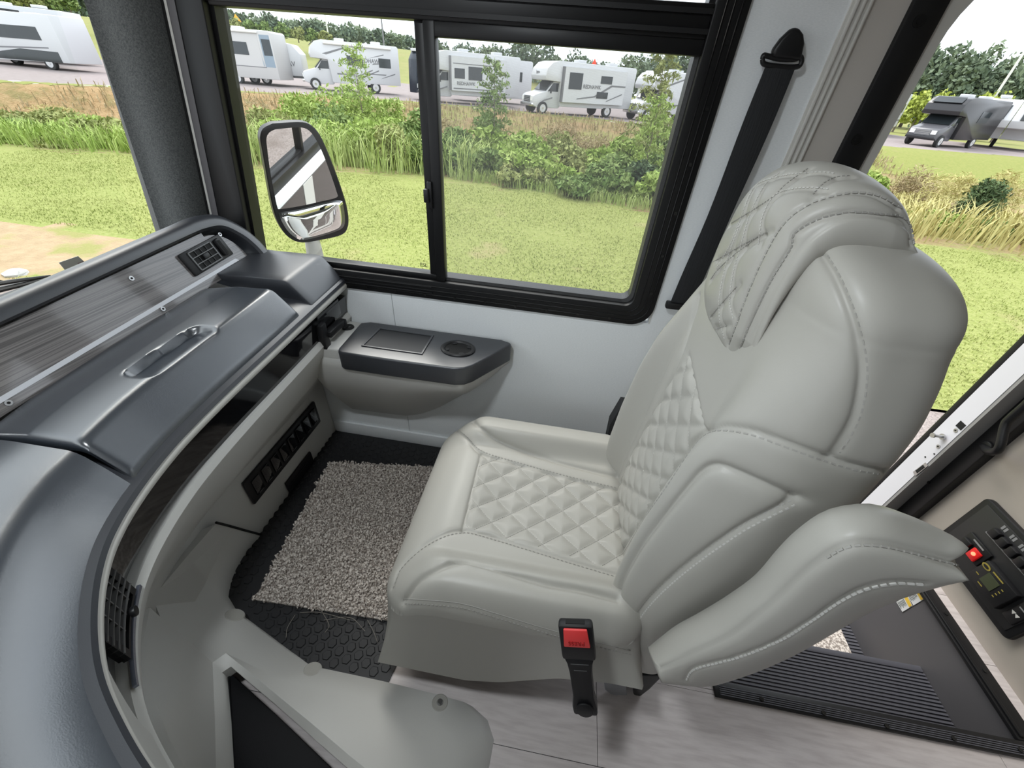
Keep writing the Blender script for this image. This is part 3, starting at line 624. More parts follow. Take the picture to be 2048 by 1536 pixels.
def circ(r, z, n=36, w_=1): return [(cc[0]+r*math.cos(a)*w_, cc[1]+r*.82*math.sin(a), z) for a in np.linspace(0, 2*math.pi, n+1)[:-1]]
cup = MB().loft([circ(R1, .684), circ(R1, .689), circ(R1-.004, .692), circ(R2+.004, .692), circ(R2, .689), circ(R2-.002, .6862)]).build('cup_holder', M_blackp, ar, smooth=40)
MB().add(circ(R2, .6864), [tuple(range(36))]).build('cup_well', M_dark, cup, fix=False)
for a in (.5, 2.1, 3.6, 5.2):
    p = [(cc[0]+r_*math.cos(a+da), cc[1]+r_*.82*math.sin(a+da), .6868) for r_, da in ((R2, -.26), (R2, .26), (R2-.014, .18), (R2-.014, -.18))]
    MB().prism(p, (0, 0, .002)).build('cup_finger', M_blackp, cup)
us = np.array([-.80, 1.262, .678]); MB().disc(us, (0, 0, 1), .024, .004, 24, .022).build('usb_socket', M_blackp, ar, smooth=30)
for dx in (-.007, .007): MB().box(us[0]+dx-.003, us[0]+dx+.003, us[1]-.006, us[1]+.006, .682, .6826).build('usb_port', MATS['vent_grey'], ar)

# ================================================================ engine cover on the floor beside the dash
ec = thing('engine_cover', (-.75, .3, 0), 'grey moulded engine cover on the floor beside the dash', 'engine cover')
A = [at(*p, z=0.0) for p in ((523, 1072), (497, 1100), (475, 1138), (463, 1168), (459, 1195), (475, 1222), (530, 1263), (585, 1304), (637, 1343), (655, 1343), (770, 1368), (880, 1396), (945, 1413), (975, 1440), (988, 1480), (978, 1536), (955, 1600), (935, 1680))]
hA = [.0]*len(A)
B = [at(*p, z=z) for p, z in (((488, 1063), .12), ((452, 1108), .125), ((434, 1145), .12), ((428, 1168), .11), ((434, 1190), .10), ((455, 1214), .075), ((515, 1258), .06), ((572, 1300), .05), ((625, 1335), .05), ((648, 1337), .05), ((765, 1362), .05), ((872, 1388), .05), ((928, 1404), .05), ((955, 1432), .05), ((966, 1480), .05), ((957, 1536), .05), ((937, 1600), .05), ((915, 1680), .05))]
Cc = [at(*p, z=z) for p, z in (((456, 1054), .19), ((420, 1105), .175), ((396, 1148), .155), ((386, 1174), .14), ((390, 1202), .13), ((410, 1226), .12), ((460, 1270), .11), ((505, 1312), .10), ((548, 1352), .095), ((575, 1362), .085), ((690, 1388), .075), ((800, 1415), .07), ((870, 1440), .07), ((900, 1470), .07), ((908, 1500), .07), ((900, 1536), .07), ((885, 1600), .07), ((860, 1680), .07))]
D = [at(*p, z=z) for p, z in (((431, 1048), .30), ((385, 1100), .31), ((342, 1151), .31), ((318, 1180), .31), ((309, 1205), .30), ((320, 1233), .27), ((365, 1270), .23), ((425, 1325), .17), ((452, 1306), .16), ((500, 1345), .145), ((560, 1395), .13), ((615, 1440), .125), ((660, 1478), .12), ((700, 1512), .12), ((730, 1536), .12), ((760, 1562), .12), ((800, 1600), .12), ((860, 1680), .10))]
E0 = [p+np.array([-.10, -.06, -.03])*(1 if i < 7 else 0)+np.array([0, 0, -.004])*(i >= 7) for i, p in enumerate(D)]
shell = MB().loft([A, B, Cc, D, E0], close=False)
shell.build('cover_shell', M_gray, ec, smooth=60, fix=True)
MB().tube([p+np.array([0, .004, .002]) for p in (A[0], B[0], Cc[0], D[0])], .004, 6).build('edge_shadow_line', M_dark, ec)  # dark tube drawn as the shadow line along the cover's top end
# upper face towards the dash and the raised rim round the black inset
E1 = [D[5], D[6], D[7], at(430, 1440, z=.17), at(432, 1536, z=.17), at(436, 1700, z=.17)]
E2 = [at(300, 1215, z=.33), at(285, 1290, z=.34), at(310, 1400, z=.36), at(340, 1480, z=.36), at(370, 1536, z=.36), at(430, 1700, z=.36)]
E3 = [p+np.array([-.14, -.12, .02]) for p in E2]
MB().loft([E1, E2, E3], close=False).build('cover_side', M_gray, ec, smooth=60)
rim_o = [D[7], D[8], D[9], D[10], D[11], D[12], D[13], D[14], D[16], at(436, 1700, z=.17), E1[4], E1[3]]
rim_i = [at(444, 1345, z=.155), at(462, 1333, z=.15), at(500, 1366, z=.13), at(550, 1408, z=.115), at(600, 1452, z=.11), at(640, 1488, z=.11), at(672, 1516, z=.11), at(695, 1536, z=.11), at(760, 1600, z=.11), at(470, 1700, z=.12), at(462, 1536, z=.13), at(455, 1440, z=.14)]
rim_d = [p+np.array([0, 0, -.045]) for p in rim_i]
MB().loft([rim_o, rim_i, rim_d], close=True).build('inset_rim', M_gray, ec, smooth=40)
ins = [at(460, 1356, z=.10), at(468, 1352, z=.10), at(560, 1436, z=.085), at(664, 1536, z=.08), at(750, 1620, z=.08), at(480, 1720, z=.09), at(470, 1536, z=.095)]
MB().prism(ins, (0, 0, .012)).build('black_inset', mat('inset_black', (.006, .006, .007), .6, bump=(500, .3, .001), spec=.15), ec, bevel=.004)
MB().tube([p+np.array([0, 0, .012]) for p in (ins[0], ins[6], ins[5])], .004, 6).build('inset_edge', M_gloss, ec, smooth=True)
tsh = BVHTree.FromPolygons(shell.v, shell.f)
for px_, py_, rr_ in ((470, 1230, .030), (626, 1338, .026), (880, 1405, .024)):
    d_ = _n(RM @ _ray(px_, py_)); h_ = tsh.ray_cast(Vector(EYE), Vector(d_))
    if h_[0] is None: continue
    c = np.array(h_[0]); n_ = np.array(h_[1]); n_ = n_ if n_[2] > 0 else -n_
    MB().disc(c-n_*.001, n_, rr_, .0025, 22, rr_*.9).build('recess_shade_disc', mat('recess_shade', (.36, .35, .32), .55), ec, smooth=30)  # flat disc in darker grey, the recess's shade painted in
    if px_ > 800: MB().disc(c+n_*.0015, n_, .010, .005, 12, .007).build('bolt_head', M_screw, ec, smooth=30)

# ================================================================ footwell mat and carpet offcut
fm = thing('footwell_mat', (-.7, .8, 0), 'black rubber footwell mat moulded with hexagons', 'floor mat')
M_rub = mat('mat_rubber', (.014, .014, .0155), .5)
mp_ = [(-1.028, 1.314), (-.25, 1.314), (-.25, .95), (-.34, .33), (-.356, .345), (-.60, .325), (-.70, .36), (-.98, .5), (-1.028, .70)]
MB().prism([(x, y, .0005) for x, y in [(-1.028, 1.312), (-.22, 1.312), (-.345, .32), (-.62, .30), (-1.0, .46), (-1.028, .70)]], (0, 0, .006)).build('mat_sheet', M_rub, fm)
hx = MB(); s_ = .0185
for i in range(-2, 36):
    for j in range(60):
        x_ = -1.02+i*s_*1.5*1.18; y_ = .31+j*s_*1.82+(i % 2)*s_*.91
        if x_ > -.25 or y_ > 1.30: continue
        if y_ < .34+max(0, (-.62-x_))*.42+.0 or (x_ > -.62 and y_ < .345): continue
        if -.93 < x_ < -.43 and .52 < y_ < 1.09: continue
        if x_ > -.365+(y_-.32)*.126 or y_ < .335: continue
        pts = [(x_+s_*.86*math.cos(a), y_+s_*.86*math.sin(a)) for a in np.linspace(0, 2*math.pi, 7)[:-1]]
        n = len(hx.v); hx.v += [(a, b, .0065) for a, b in pts]+[(x_+(a-x_)*.86, y_+(b-y_)*.86, .0095) for a, b in pts]
        hx.f += [tuple(range(n+6, n+12))]+[(n+k, n+(k+1) % 6, n+6+(k+1) % 6, n+6+k) for k in range(6)]
hx.build('hexagon_studs', M_rub, fm, fix=False, kind='stuff')
ct = thing('carpet_offcut', (-.6, .8, .007), 'beige-brown cut-pile carpet offcut lying in the footwell', 'carpet')
cq = np.array([(-.945, 1.105), (-.50, 1.17), (-.15, 1.10), (-.15, .53), (-.413, .505), (-.886, .488)])
MB().prism([(x, y, .0075) for x, y in cq], (0, 0, .008)).build('carpet_backing', M_carpet, ct)
def inpoly(P, x, y):
    c = np.zeros(len(x), bool); n = len(P)
    for i in range(n):
        (xa, ya), (xb, yb) = P[i], P[(i+1) % n]; k = ((ya > y) != (yb > y)) & (x < (xb-xa)*(y-ya)/((yb-ya) or 1e-9)+xa); c ^= k
    return c
NT = 15000; X_ = rng.uniform(-.96, -.14, NT); Y_ = rng.uniform(.47, 1.19, NT); k_ = inpoly(cq, X_+rng.normal(0, .004, NT), Y_+rng.normal(0, .004, NT)); X_, Y_ = X_[k_], Y_[k_]; n_ = len(X_)
hgt = rng.uniform(.012, .022, n_); ang = rng.uniform(0, 6.28, n_); lean = rng.uniform(0, .008, n_); r_ = rng.uniform(.0032, .0052, n_)
V = np.zeros((n_, 7, 3))
for k in range(3):
    a = ang+k*2.094; V[:, k, 0] = X_+r_*np.cos(a); V[:, k, 1] = Y_+r_*np.sin(a); V[:, k, 2] = .014
    V[:, 3+k, 0] = X_+lean*.7*np.cos(ang)+r_*1.15*np.cos(a+.5); V[:, 3+k, 1] = Y_+lean*.7*np.sin(ang)+r_*1.15*np.sin(a+.5); V[:, 3+k, 2] = .012+hgt*.75
V[:, 6, 0] = X_+lean*np.cos(ang); V[:, 6, 1] = Y_+lean*np.sin(ang); V[:, 6, 2] = .012+hgt
b_ = np.arange(n_)*7; Fq = []
for k in range(3): Fq.append(np.stack([b_+k, b_+(k+1) % 3, b_+3+(k+1) % 3, b_+3+k], 1))
Ft = np.concatenate([np.stack([b_+3+k, b_+3+(k+1) % 3, b_+6], 1) for k in range(3)])
obj('carpet_pile', V.reshape(-1, 3), np.concatenate(Fq).tolist()+Ft.tolist(), M_carpet, ct, smooth=True, kind='stuff')
lo = MB()
for P in ([(730, 1262), (700, 1235), (648, 1240)], [(700, 1240), (640, 1225), (600, 1225)], [(590, 1230), (575, 1255), (572, 1275)], [(645, 1225), (658, 1250), (650, 1265)], [(735, 1240), (748, 1265), (755, 1285)]):
    Q = smoothpath([at(*p, z=.016+.01*(i == 1)) for i, p in enumerate(P)], 5); lo.tube(Q, .0009, 4)
lo.build('loose_thread', mat('thread', (.25, .23, .2), .9), ct, kind='stuff')
# ================================================================ captain's chair
YC = .72
ch = thing('captain_chair', (.05, YC, 0), 'pale grey leather captain seat with quilted panels and raised armrest', 'seat')
def ss(a, b, x): t = np.clip((x-a)/(b-a), 0, 1); return t*t*(3-2*t)
def hits(tree, pts, step=6):
    """carry a drawn seam (photo pixels) onto the surface of the upholstery"""
    out = []
    P = smoothpath([(a, b, 0) for a, b in pts], step) if len(pts) > 2 else np.array([np.array([*pts[0], 0])*(1-t)+np.array([*pts[1], 0])*t for t in np.linspace(0, 1, step*3)])
    for p in P:
        d = _n(RM @ _ray(p[0], p[1])); h = tree.ray_cast(Vector(EYE), Vector(d))
        if h[0] is not None: out.append((np.array(h[0]), np.array(h[1])))
    return out
def dist_poly(V, P):
    D = np.full(len(V), 9.0)
    for a, b in zip(P[:-1], P[1:]):
        ab = b-a; l = ab@ab
        if l < 1e-12: continue
        t = np.clip(((V-a)@ab)/l, 0, 1); D = np.minimum(D, np.linalg.norm(V-(a+t[:, None]*ab), axis=1))
    return D
def normals(V, Fq):
    Fq = np.array(Fq); n = np.cross(V[Fq[:, 2]]-V[Fq[:, 0]], V[Fq[:, 3]]-V[Fq[:, 1]]); N_ = np.zeros_like(V)
    for k in range(4): np.add.at(N_, Fq[:, k], n)
    return N_/np.maximum(np.linalg.norm(N_, axis=1), 1e-12)[:, None]
stitch = MB()
def sew(hp, gap=.0085, ln=.0052, r=.0009, mbx=None, lift=.0006):
    mbx = mbx or stitch
    if len(hp) < 2: return
    P = np.array([h[0] for h in hp]); Nn = np.array([h[1] for h in hp]); s = np.r_[0, np.cumsum(np.linalg.norm(np.diff(P, axis=0), axis=1))]
    if s[-1] > 1.2: return
    for q in np.arange(gap/2, s[-1]-ln, gap):
        pa = np.array([np.interp(q, s, P[:, k]) for k in range(3)]); pb = np.array([np.interp(q+ln, s, P[:, k]) for k in range(3)]); n = _n(np.array([np.interp(q, s, Nn[:, k]) for k in range(3)]))
        if np.linalg.norm(pb-pa) < 1e-5 or np.linalg.norm(pb-pa) > .02: continue
        t = _n(pb-pa); b = np.cross(t, n); mbx.obox((pa+pb)/2+n*lift, t*np.linalg.norm(pb-pa)/2, b*r, n*r)
def grooves(V, N_, seams, tree):
    D = np.zeros(len(V))
    for pts, dep, wid in seams:
        hp = hits(tree, pts)
        if len(hp) < 2: continue
        P = np.array([h[0] for h in hp]); keep = [0]+[i for i in range(1, len(P)) if np.linalg.norm(P[i]-P[i-1]) < .08]; P = P[keep]
        mk = np.all((V > P.min(0)-wid*7) & (V < P.max(0)+wid*7), axis=1); d = dist_poly(V[mk], P); D[mk] += dep*(.65*np.exp(-(d/wid)**2)+.35*np.exp(-(d/(wid*2.6))**2))
    return V-N_*D[:, None]
def region_split(name_of, V, Fc, parent, m, names):
    cen = V[np.array(Fc)].mean(axis=1); lab = name_of(cen)
    for k, nm in enumerate(names):
        idx = np.where(lab == k)[0]
        if len(idx) == 0: continue
        f = np.array(Fc)[idx]; used, inv = np.unique(f, return_inverse=True)
        obj(nm, V[used], inv.reshape(f.shape).tolist(), m, parent, smooth=True)

# ---------------------------------------------------------------- cushion
XF, XB = -.345, .33; B_ = .338; XM = (XF+XB)/2; A_ = (XB-XF)/2; RC = .10
NU = 210
u = np.linspace(-1, 1, NU); U, Vv = np.meshgrid(u, u, indexing='ij')
pU = np.sign(U)*np.abs(U)**.92; pV = np.sign(Vv)*np.abs(Vv)**.92
# square -> rounded rectangle
X = pU*A_; Y = pV*B_
def sdf(x, y):
    qx = np.abs(x)-(A_-RC); qy = np.abs(y)-(B_-RC)
    return -(np.hypot(np.maximum(qx, 0), np.maximum(qy, 0))+np.minimum(np.maximum(qx, qy), 0)-RC)
mx_ = np.maximum(np.abs(pU), np.abs(pV)); 
# pull corners in radially so that the grid rim follows the rounded outline
for it in range(30):
    d = sdf(X, Y); bad = d < 0
    gx = np.maximum(np.abs(X)-(A_-RC), 0)*np.sign(X); gy = np.maximum(np.abs(Y)-(B_-RC), 0)*np.sign(Y); g = np.hypot(gx, gy)+1e-9
    X = np.where(bad, X+gx/g*d, X); Y = np.where(bad, Y+gy/g*d, Y)
d = np.maximum(sdf(X, Y), 0)
ay = np.abs(Y)
r_e = .075
edge = np.where(d < r_e, r_e-np.sqrt(np.maximum(r_e**2-(r_e-d)**2, 0)), 0)
xw = X+XM
bol = ss(.185, .245, ay)*(1-.4*ss(.29, .34, ay))*.050*ss(-.30, -.17, xw)
dish = -.018*(1-ss(0, .19, ay))*ss(-.20, -.05, xw)
front = -.045*ss(-.20, -.345, xw)
Z = .505+bol+dish+front-edge
V = np.stack([xw, Y+YC, Z], -1).reshape(-1, 3)
idx = np.arange(NU*NU).reshape(NU, NU)
Fq = np.stack([idx[:-1, :-1], idx[1:, :-1], idx[1:, 1:], idx[:-1, 1:]], -1).reshape(-1, 4)
tree = BVHTree.FromPolygons(V.tolist(), Fq.tolist())
zz = lambda a, b: (750+a/2.926, 800+b/2.926)
qf = [(962, 907), (925, 1060)]
s_far = [(901, 853), (935, 880), (965, 908), (1050, 934), (1130, 956), (1235, 981)]
s_near = [(784, 1175), (800, 1135), (840, 1095), (885, 1069), (925, 1060), (960, 1066), (1060, 1096), (1150, 1124), (1245, 1152)]
b_far = [(941, 838), (965, 860), (996, 882), (1050, 903), (1140, 929), (1235, 952)]
b_near = [(804, 1205), (830, 1165), (863, 1142), (921, 1121), (960, 1127), (1000, 1138), (1092, 1166), (1160, 1178), (1235, 1197)]
seamsC = [(qf, .007, .004), (s_far, .007, .004), (s_near, .007, .004), (b_far, .012, .007), (b_near, .014, .007)]
# quilting: two families of stitched diagonals in the seat plane
c0 = at(948, 1063, z=.49)[:2]; dA = _n(at(1143, 966, z=.49)[:2]-c0); sp = abs(np.cross(dA, at(1006, 1082, z=.49)[:2]-c0))
dB = np.array([dA[0], -dA[1]]); nA = np.array([-dA[1], dA[0]]); nB = np.array([-dB[1], dB[0]])
c1 = at(*zz(735, 440), z=.49)[:2]
qpoly = np.array([at(*p, z=.49)[:2] for p in ((962, 907), (1050, 934), (1260, 988), (1260, 1157), (1060, 1096), (925, 1060))])
inq = inpoly(qpoly, V[:, 0], V[:, 1])
def fam(P, c, n, s): q = ((P-c)@n)/s; return np.abs(q-np.round(q))*s
dq = np.minimum(fam(V[:, :2], c0, nA, sp), fam(V[:, :2], c1, nB, sp))
dedge = dist_poly(np.c_[V[:, :2], np.zeros(len(V))], np.c_[np.vstack([qpoly, qpoly[:1]]), np.zeros(len(qpoly)+1)])
N0 = normals(V, Fq); N0 *= np.sign(N0[:, 2:3].mean())
V[:, 2] += np.where(inq, (.0075*(1-np.exp(-(dq/.011)**1.4))-.004)*ss(0, .012, dedge), 0)
V = grooves(V, N0, seamsC, tree)
def regC(c): return np.where(inpoly(qpoly, c[:, 0], c[:, 1]), 1, np.where((np.abs(c[:, 1]-YC) > .215) & (c[:, 0] > -.27), np.where(c[:, 1] < YC, 2, 3), 0))
region_split(regC, V, Fq, ch, M_leather, ['seat_cushion', 'seat_quilted_panel', 'seat_bolster', 'seat_bolster'])
tree = BVHTree.FromPolygons(V.tolist(), Fq.tolist())
light_st = MB()
for s, off in ((s_far, (1, -5)), (s_near, (1, 6))): sew(hits(tree, [(a+off[0], b+off[1]) for a, b in s], 10), .011, .006, .0013)
# quilt thread (short light stitches)
for n, c, dr in ((nA, c0, dA), (nB, c1, dB)):
    for k in range(-14, 15):
        base = c+n*sp*k; run = []
        for t in np.linspace(-.7, .7, 240):
            p = base+dr*t
            if inpoly(qpoly, np.array([p[0]]), np.array([p[1]]))[0]:
                h = tree.ray_cast(Vector((p[0], p[1], 1)), Vector((0, 0, -1)))
                if h[0] is not None: run.append((np.array(h[0]), np.array(h[1])))
        if len(run) > 3: sew(run, .0065, .0035, .0007, light_st if dr is dB else stitch)
# skirt round the cushion
rim = list(idx[:, 0])+list(idx[-1, 1:])+list(idx[::-1, -1][1:])+list(idx[0, ::-1][1:-1]); rp = V[rim]
rp = rp[::4]; c_ = np.array([XM, YC, 0]); secs = []
for k, (dz, fl_) in enumerate(((0, 0), (.02, .004), (.07, .002), (.12, .004), (.18, .010), (.24, .016))):
    s = rp.copy(); dirv = (rp-c_)*np.array([1, 1, 0]); dirv /= np.linalg.norm(dirv, axis=1)[:, None]
    dd = rp[:, :2]-c_[:2]; kk = np.minimum(.350/np.maximum(np.abs(dd[:, 0]), 1e-6), .372/np.maximum(np.abs(dd[:, 1]), 1e-6)); q_ = (dz/.24)**1.3; s[:, :2] = c_[:2]+dd*(1+(np.minimum(kk, 1.22)-1)*q_)[:, None]; zmin = np.interp(s[:, 0], [-.35, -.10, 0, .08, .14, .26], [.155, .155, .20, .27, .32, .36]); s[:, 2] = rp[:, 2]+(zmin-rp[:, 2])*(dz/.24)
    secs.append(s)
mb = MB().loft(secs); mb.build('seat_skirt', M_leather, ch, smooth=True)
sv = np.vstack(secs); trs = BVHTree.FromPolygons(mb.v, mb.f)
s_low = [(806, 1198), (850, 1200), (921, 1207), (985, 1225), (1060, 1248), (1119, 1265), (1180, 1281), (1260, 1300)]
both = BVHTree.FromPolygons(V.tolist()+mb.v, Fq.tolist()+[tuple(i+len(V) for i in q) for q in mb.f])
hp = hits(both, s_low, 10)
MB().tube([h[0]-h[1]*.0005 for h in hp], .0016, 6).build('skirt_piping', M_leather_d, ch, smooth=True)
sew(hits(both, [(a+2, b+9) for a, b in s_low], 10), .010, .0055, .0012)

# ---------------------------------------------------------------- backrest
ZK = np.array([.26, .40, .50, .60, .75, .90, 1.00, 1.08, 1.15, 1.21, 1.26, 1.28, 1.30, 1.32, 1.335, 1.345, 1.353, 1.360, 1.365])
XFr = np.interp(ZK, [.26, .40, .60, .80, 1.0, 1.15, 1.26, 1.34, 1.368], [.29, .275, .272, .283, .295, .315, .335, .345, .37])
XRr = np.interp(ZK, [.26, .40, .60, .90, 1.05, 1.15, 1.21, 1.26, 1.30, 1.34, 1.355, 1.368], [.46, .49, .52, .56, .568, .566, .556, .5425, .53, .495, .47, .43])
BW = np.interp(ZK, [.26, .30, .40, .50, .70, .95, 1.08, 1.15, 1.21, 1.26, 1.30, 1.34, 1.355, 1.368], [.303, .306, .308, .308, .298, .288, .276, .266, .252, .238, .24, .20, .165, .10])
BO = np.interp(ZK, [.26, .40, .55, .75, .92, 1.02, 1.10, 1.2, 1.33], [.03, .05, .062, .068, .062, .045, .022, 0, 0])
dm = ZK > 1.255; kd_ = (1-np.clip((ZK-1.26)/.1055, 0, 1)**2.4)**(1/2.4)      # domed top of the shell
BW = np.where(dm, .238*kd_, BW); xm_ = .4425-.03*(1-kd_); XFr = np.where(dm, xm_-.1075*kd_**.6, XFr); XRr = np.where(dm, xm_+.1000*kd_, XRr)
zf = np.r_[np.linspace(ZK[0], 1.26, 205, endpoint=False), np.linspace(1.26, ZK[-1], 45)]
def sm(A): 
    q = np.interp(zf, ZK, A); k = np.ones(9)/9; return np.r_[q[:4], np.convolve(q, k, 'valid'), q[-4:]]
fX, fR, fB, fO = sm(XFr), sm(XRr), sm(BW), sm(BO)
NP_ = 360
th = np.linspace(-math.pi, math.pi, NP_+1)[:-1]; th = th-.55*np.sin(th)
V = np.zeros((len(zf), NP_, 3))
for i, z in enumerate(zf):
    c, s = np.cos(th), np.sin(th); n = np.where(c > 0, 3.0, 3.5)
    ex = np.sign(c)*np.abs(c)**(2/n); ey = np.sign(s)*np.abs(s)**(2/n)
    # bias samples to the front face
    dep = (fR[i]-fX[i])/2; xc = (fX[i]+fR[i])/2
    x = xc-dep*ex; y = fB[i]*ey
    a = np.abs(y)/max(fB[i], 1e-3); front_ = ss(-.2, .75, ex)
    x -= front_*fO[i]*(ss(.50, .74, a)*(1-.55*ss(.80, 1.0, a))-.10)
    V[i, :, 0] = x; V[i, :, 1] = YC+y; V[i, :, 2] = z+.0*x
V = V.reshape(-1, 3); idx = np.arange(len(zf)*NP_).reshape(len(zf), NP_); jn = np.roll(idx, -1, axis=1)
Fq = np.stack([idx[:-1], jn[:-1], jn[1:], idx[1:]], -1).reshape(-1, 4)
N0 = normals(V, Fq); ctr = np.array([.42, YC, .85]); N0 *= np.sign(np.sum(N0*(V-ctr), axis=1).mean())
tree = BVHTree.FromPolygons(V.tolist(), Fq.tolist())
g1 = [(1236, 1110), (1285, 1030), (1330, 965), (1370, 905), (1405, 864), (1440, 853), (1500, 862), (1560, 883), (1620, 905), (1700, 930), (1790, 946)]
g2 = [(1232, 1190), (1250, 1140), (1290, 1075), (1350, 1000), (1395, 948), (1424, 934), (1455, 940), (1520, 968), (1590, 998)]
g3 = [(1640, 505), (1672, 560), (1700, 630), (1718, 700), (1722, 760), (1706, 840), (1662, 915)]
g4 = [(1592, 1000), (1530, 1030), (1480, 1057), (1400, 1112), (1340, 1160), (1295, 1205), (1265, 1250), (1252, 1300)]
gq = [(1375, 710), (1390, 785), (1406, 862)]
gf = [(1394, 590), (1383, 640), (1350, 735), (1305, 825), (1262, 905), (1232, 985)]
gf2 = [(1373, 712), (1340, 762), (1308, 814), (1262, 902), (1234, 971)]
seamsB = [(g1, .008, .0045), (g2, .013, .007), (g3, .006, .004), (g4, .008, .005), (gq, .006, .004), (gf, .010, .006)]
qp = [h[0] for h in hits(tree, gf2, 6)][::-1]+[h[0] for h in hits(tree, [(1375, 710), (1390, 785), (1406, 862)], 6)]+[h[0] for h in hits(tree, [(1405, 864), (1370, 905), (1330, 965), (1285, 1030), (1236, 1110)], 6)]
qp2 = np.array([(p[1], p[2]) for p in qp])
inqB = inpoly(qp2, V[:, 1], V[:, 2]) & (V[:, 0] < .42)
k0 = np.array([.72, .80]); dA2 = _n(np.array([1, -.94])); dB2 = _n(np.array([1, .98])); nA2 = np.array([-dA2[1], dA2[0]]); nB2 = np.array([-dB2[1], dB2[0]])
spB = .061
dq = np.minimum(fam(V[:, 1:], k0, nA2, spB), fam(V[:, 1:], k0, nB2, spB))
de = np.zeros(len(V)); de[inqB] = dist_poly(np.c_[V[inqB, 1:], np.zeros(inqB.sum())], np.c_[np.vstack([qp2, qp2[:1]]), np.zeros(len(qp2)+1)])
V = V+N0*np.where(inqB, (.008*(1-np.exp(-(dq/.011)**1.4))-.004)*ss(0, .010, de), 0)[:, None]
V = grooves(V, N0, seamsB, tree)
def regB(c):
    h = c[:, 1]-YC
    a = inpoly(qp2, c[:, 1], c[:, 2]) & (c[:, 0] < .42)
    return np.where(a, 1, np.where((np.abs(h) > .155) & (c[:, 2] < .985) & (c[:, 0] < .47), np.where(h < 0, 2, 3), 0))
region_split(regB, V, Fq, ch, M_leather, ['backrest', 'back_quilted_panel', 'back_bolster', 'back_bolster'])
MB().add(V.reshape(len(zf), NP_, 3)[-1].tolist(), [tuple(range(NP_))]).build('backrest_top', M_leather, ch)
MB().add(V.reshape(len(zf), NP_, 3)[0].tolist(), [tuple(range(NP_))]).build('backrest_bottom', M_blackp, ch)
tree = BVHTree.FromPolygons(V.tolist(), Fq.tolist())
sew(hits(tree, [(a+(5 if a < 1400 else 2), b+(5 if a < 1400 else 8)) for a, b in g1], 10), .011, .007, .0013)
sew(hits(tree, [(a+12, b) for a, b in g3], 10), .012, .007, .0010)
sew(hits(tree, [(a+4, b+7) for a, b in g4], 10), .010, .0055, .0013, light_st)
sew(hits(tree, [(a-4, b-2) for a, b in g4], 10), .010, .0055, .0010)
for n, dr, s_ in ((nA2, dA2, spB), (nB2, dB2, spB)):
    for k in range(-14, 15):
        base = k0+n*s_*k; run = []
        for t in np.linspace(-.6, .6, 220):
            p = base+dr*t
            if inpoly(qp2, np.array([p[0]]), np.array([p[1]]))[0]:
                h = tree.ray_cast(Vector((0, p[0], p[1])), Vector((1, 0, 0)))
                if h[0] is not None: run.append((np.array(h[0]), np.array(h[1])))
        if len(run) > 3: sew(run, .0065, .0035, .0007, light_st)

# ---------------------------------------------------------------- headrest pad
hy0, hy1 = .59, .87
prof_f = [(.326, 1.130), (.308, 1.185), (.304, 1.25), (.306, 1.30), (.314, 1.345), (.327, 1.374), (.350, 1.397), (.38, 1.406), (.412, 1.403), (.442, 1.390), (.462, 1.368)]
prof_r = [(.330, 1.127), (.333, 1.18), (.334, 1.235), (.340, 1.28), (.350, 1.316), (.362, 1.332), (.38, 1.340), (.405, 1.345), (.43, 1.347), (.455, 1.346), (.470, 1.346)]
pf = smoothpath([(a, 0, b) for a, b in prof_f], 9)[:, [0, 2]]; pr_ = smoothpath([(a, 0, b) for a, b in prof_r], 9)[:, [0, 2]]
nS = len(pf); nW = 64; nT = 12; ring_n = nW+2*nT+8
V = []
for i in range(nS):
    f_ = pf[i]; r_ = pr_[i]; t = i/(nS-1)
    dv = (r_-f_); row = []
    # across the front face, round the sides, along the back
    yc2 = (hy0+hy1)/2; hwid = float(np.interp(t, [0, .10, .3, .48, .6, .8, 1], [.118, .140, .134, .132, .134, .138, .134])); cr_k = .018+.008*ss(.25, .5, t)
    for k in range(ring_n):
        if k < nW:
            s = -1+2*k/(nW-1); y = yc2+s*hwid*.93; crown = cr_k*(1-s*s); q = f_-_n(dv)*crown+_n(dv)*.018*np.abs(s)**10
        elif k < nW+nT:
            s = (k-nW+1)/(nT+1); y = yc2+hwid*(.93+.07*math.sin(math.pi*s)**.5); q = f_+_n(dv)*.018+(dv-_n(dv)*.018)*s
        elif k < nW+nT+8:
            s = 1-2*(k-nW-nT)/7; y = yc2+s*hwid*.93; q = r_
        else:
            s = 1-(k-nW-nT-8+1)/(nT+1); y = yc2-hwid*(.93+.07*math.sin(math.pi*s)**.5); q = f_+_n(dv)*.018+(dv-_n(dv)*.018)*s
        row.append((q[0], y, q[1]))
    V.append(row)
V = np.array(V).reshape(-1, 3); idx = np.arange(nS*ring_n).reshape(nS, ring_n); jn = np.roll(idx, -1, axis=1)
Fq = np.stack([idx[:-1], jn[:-1], jn[1:], idx[1:]], -1).reshape(-1, 4)
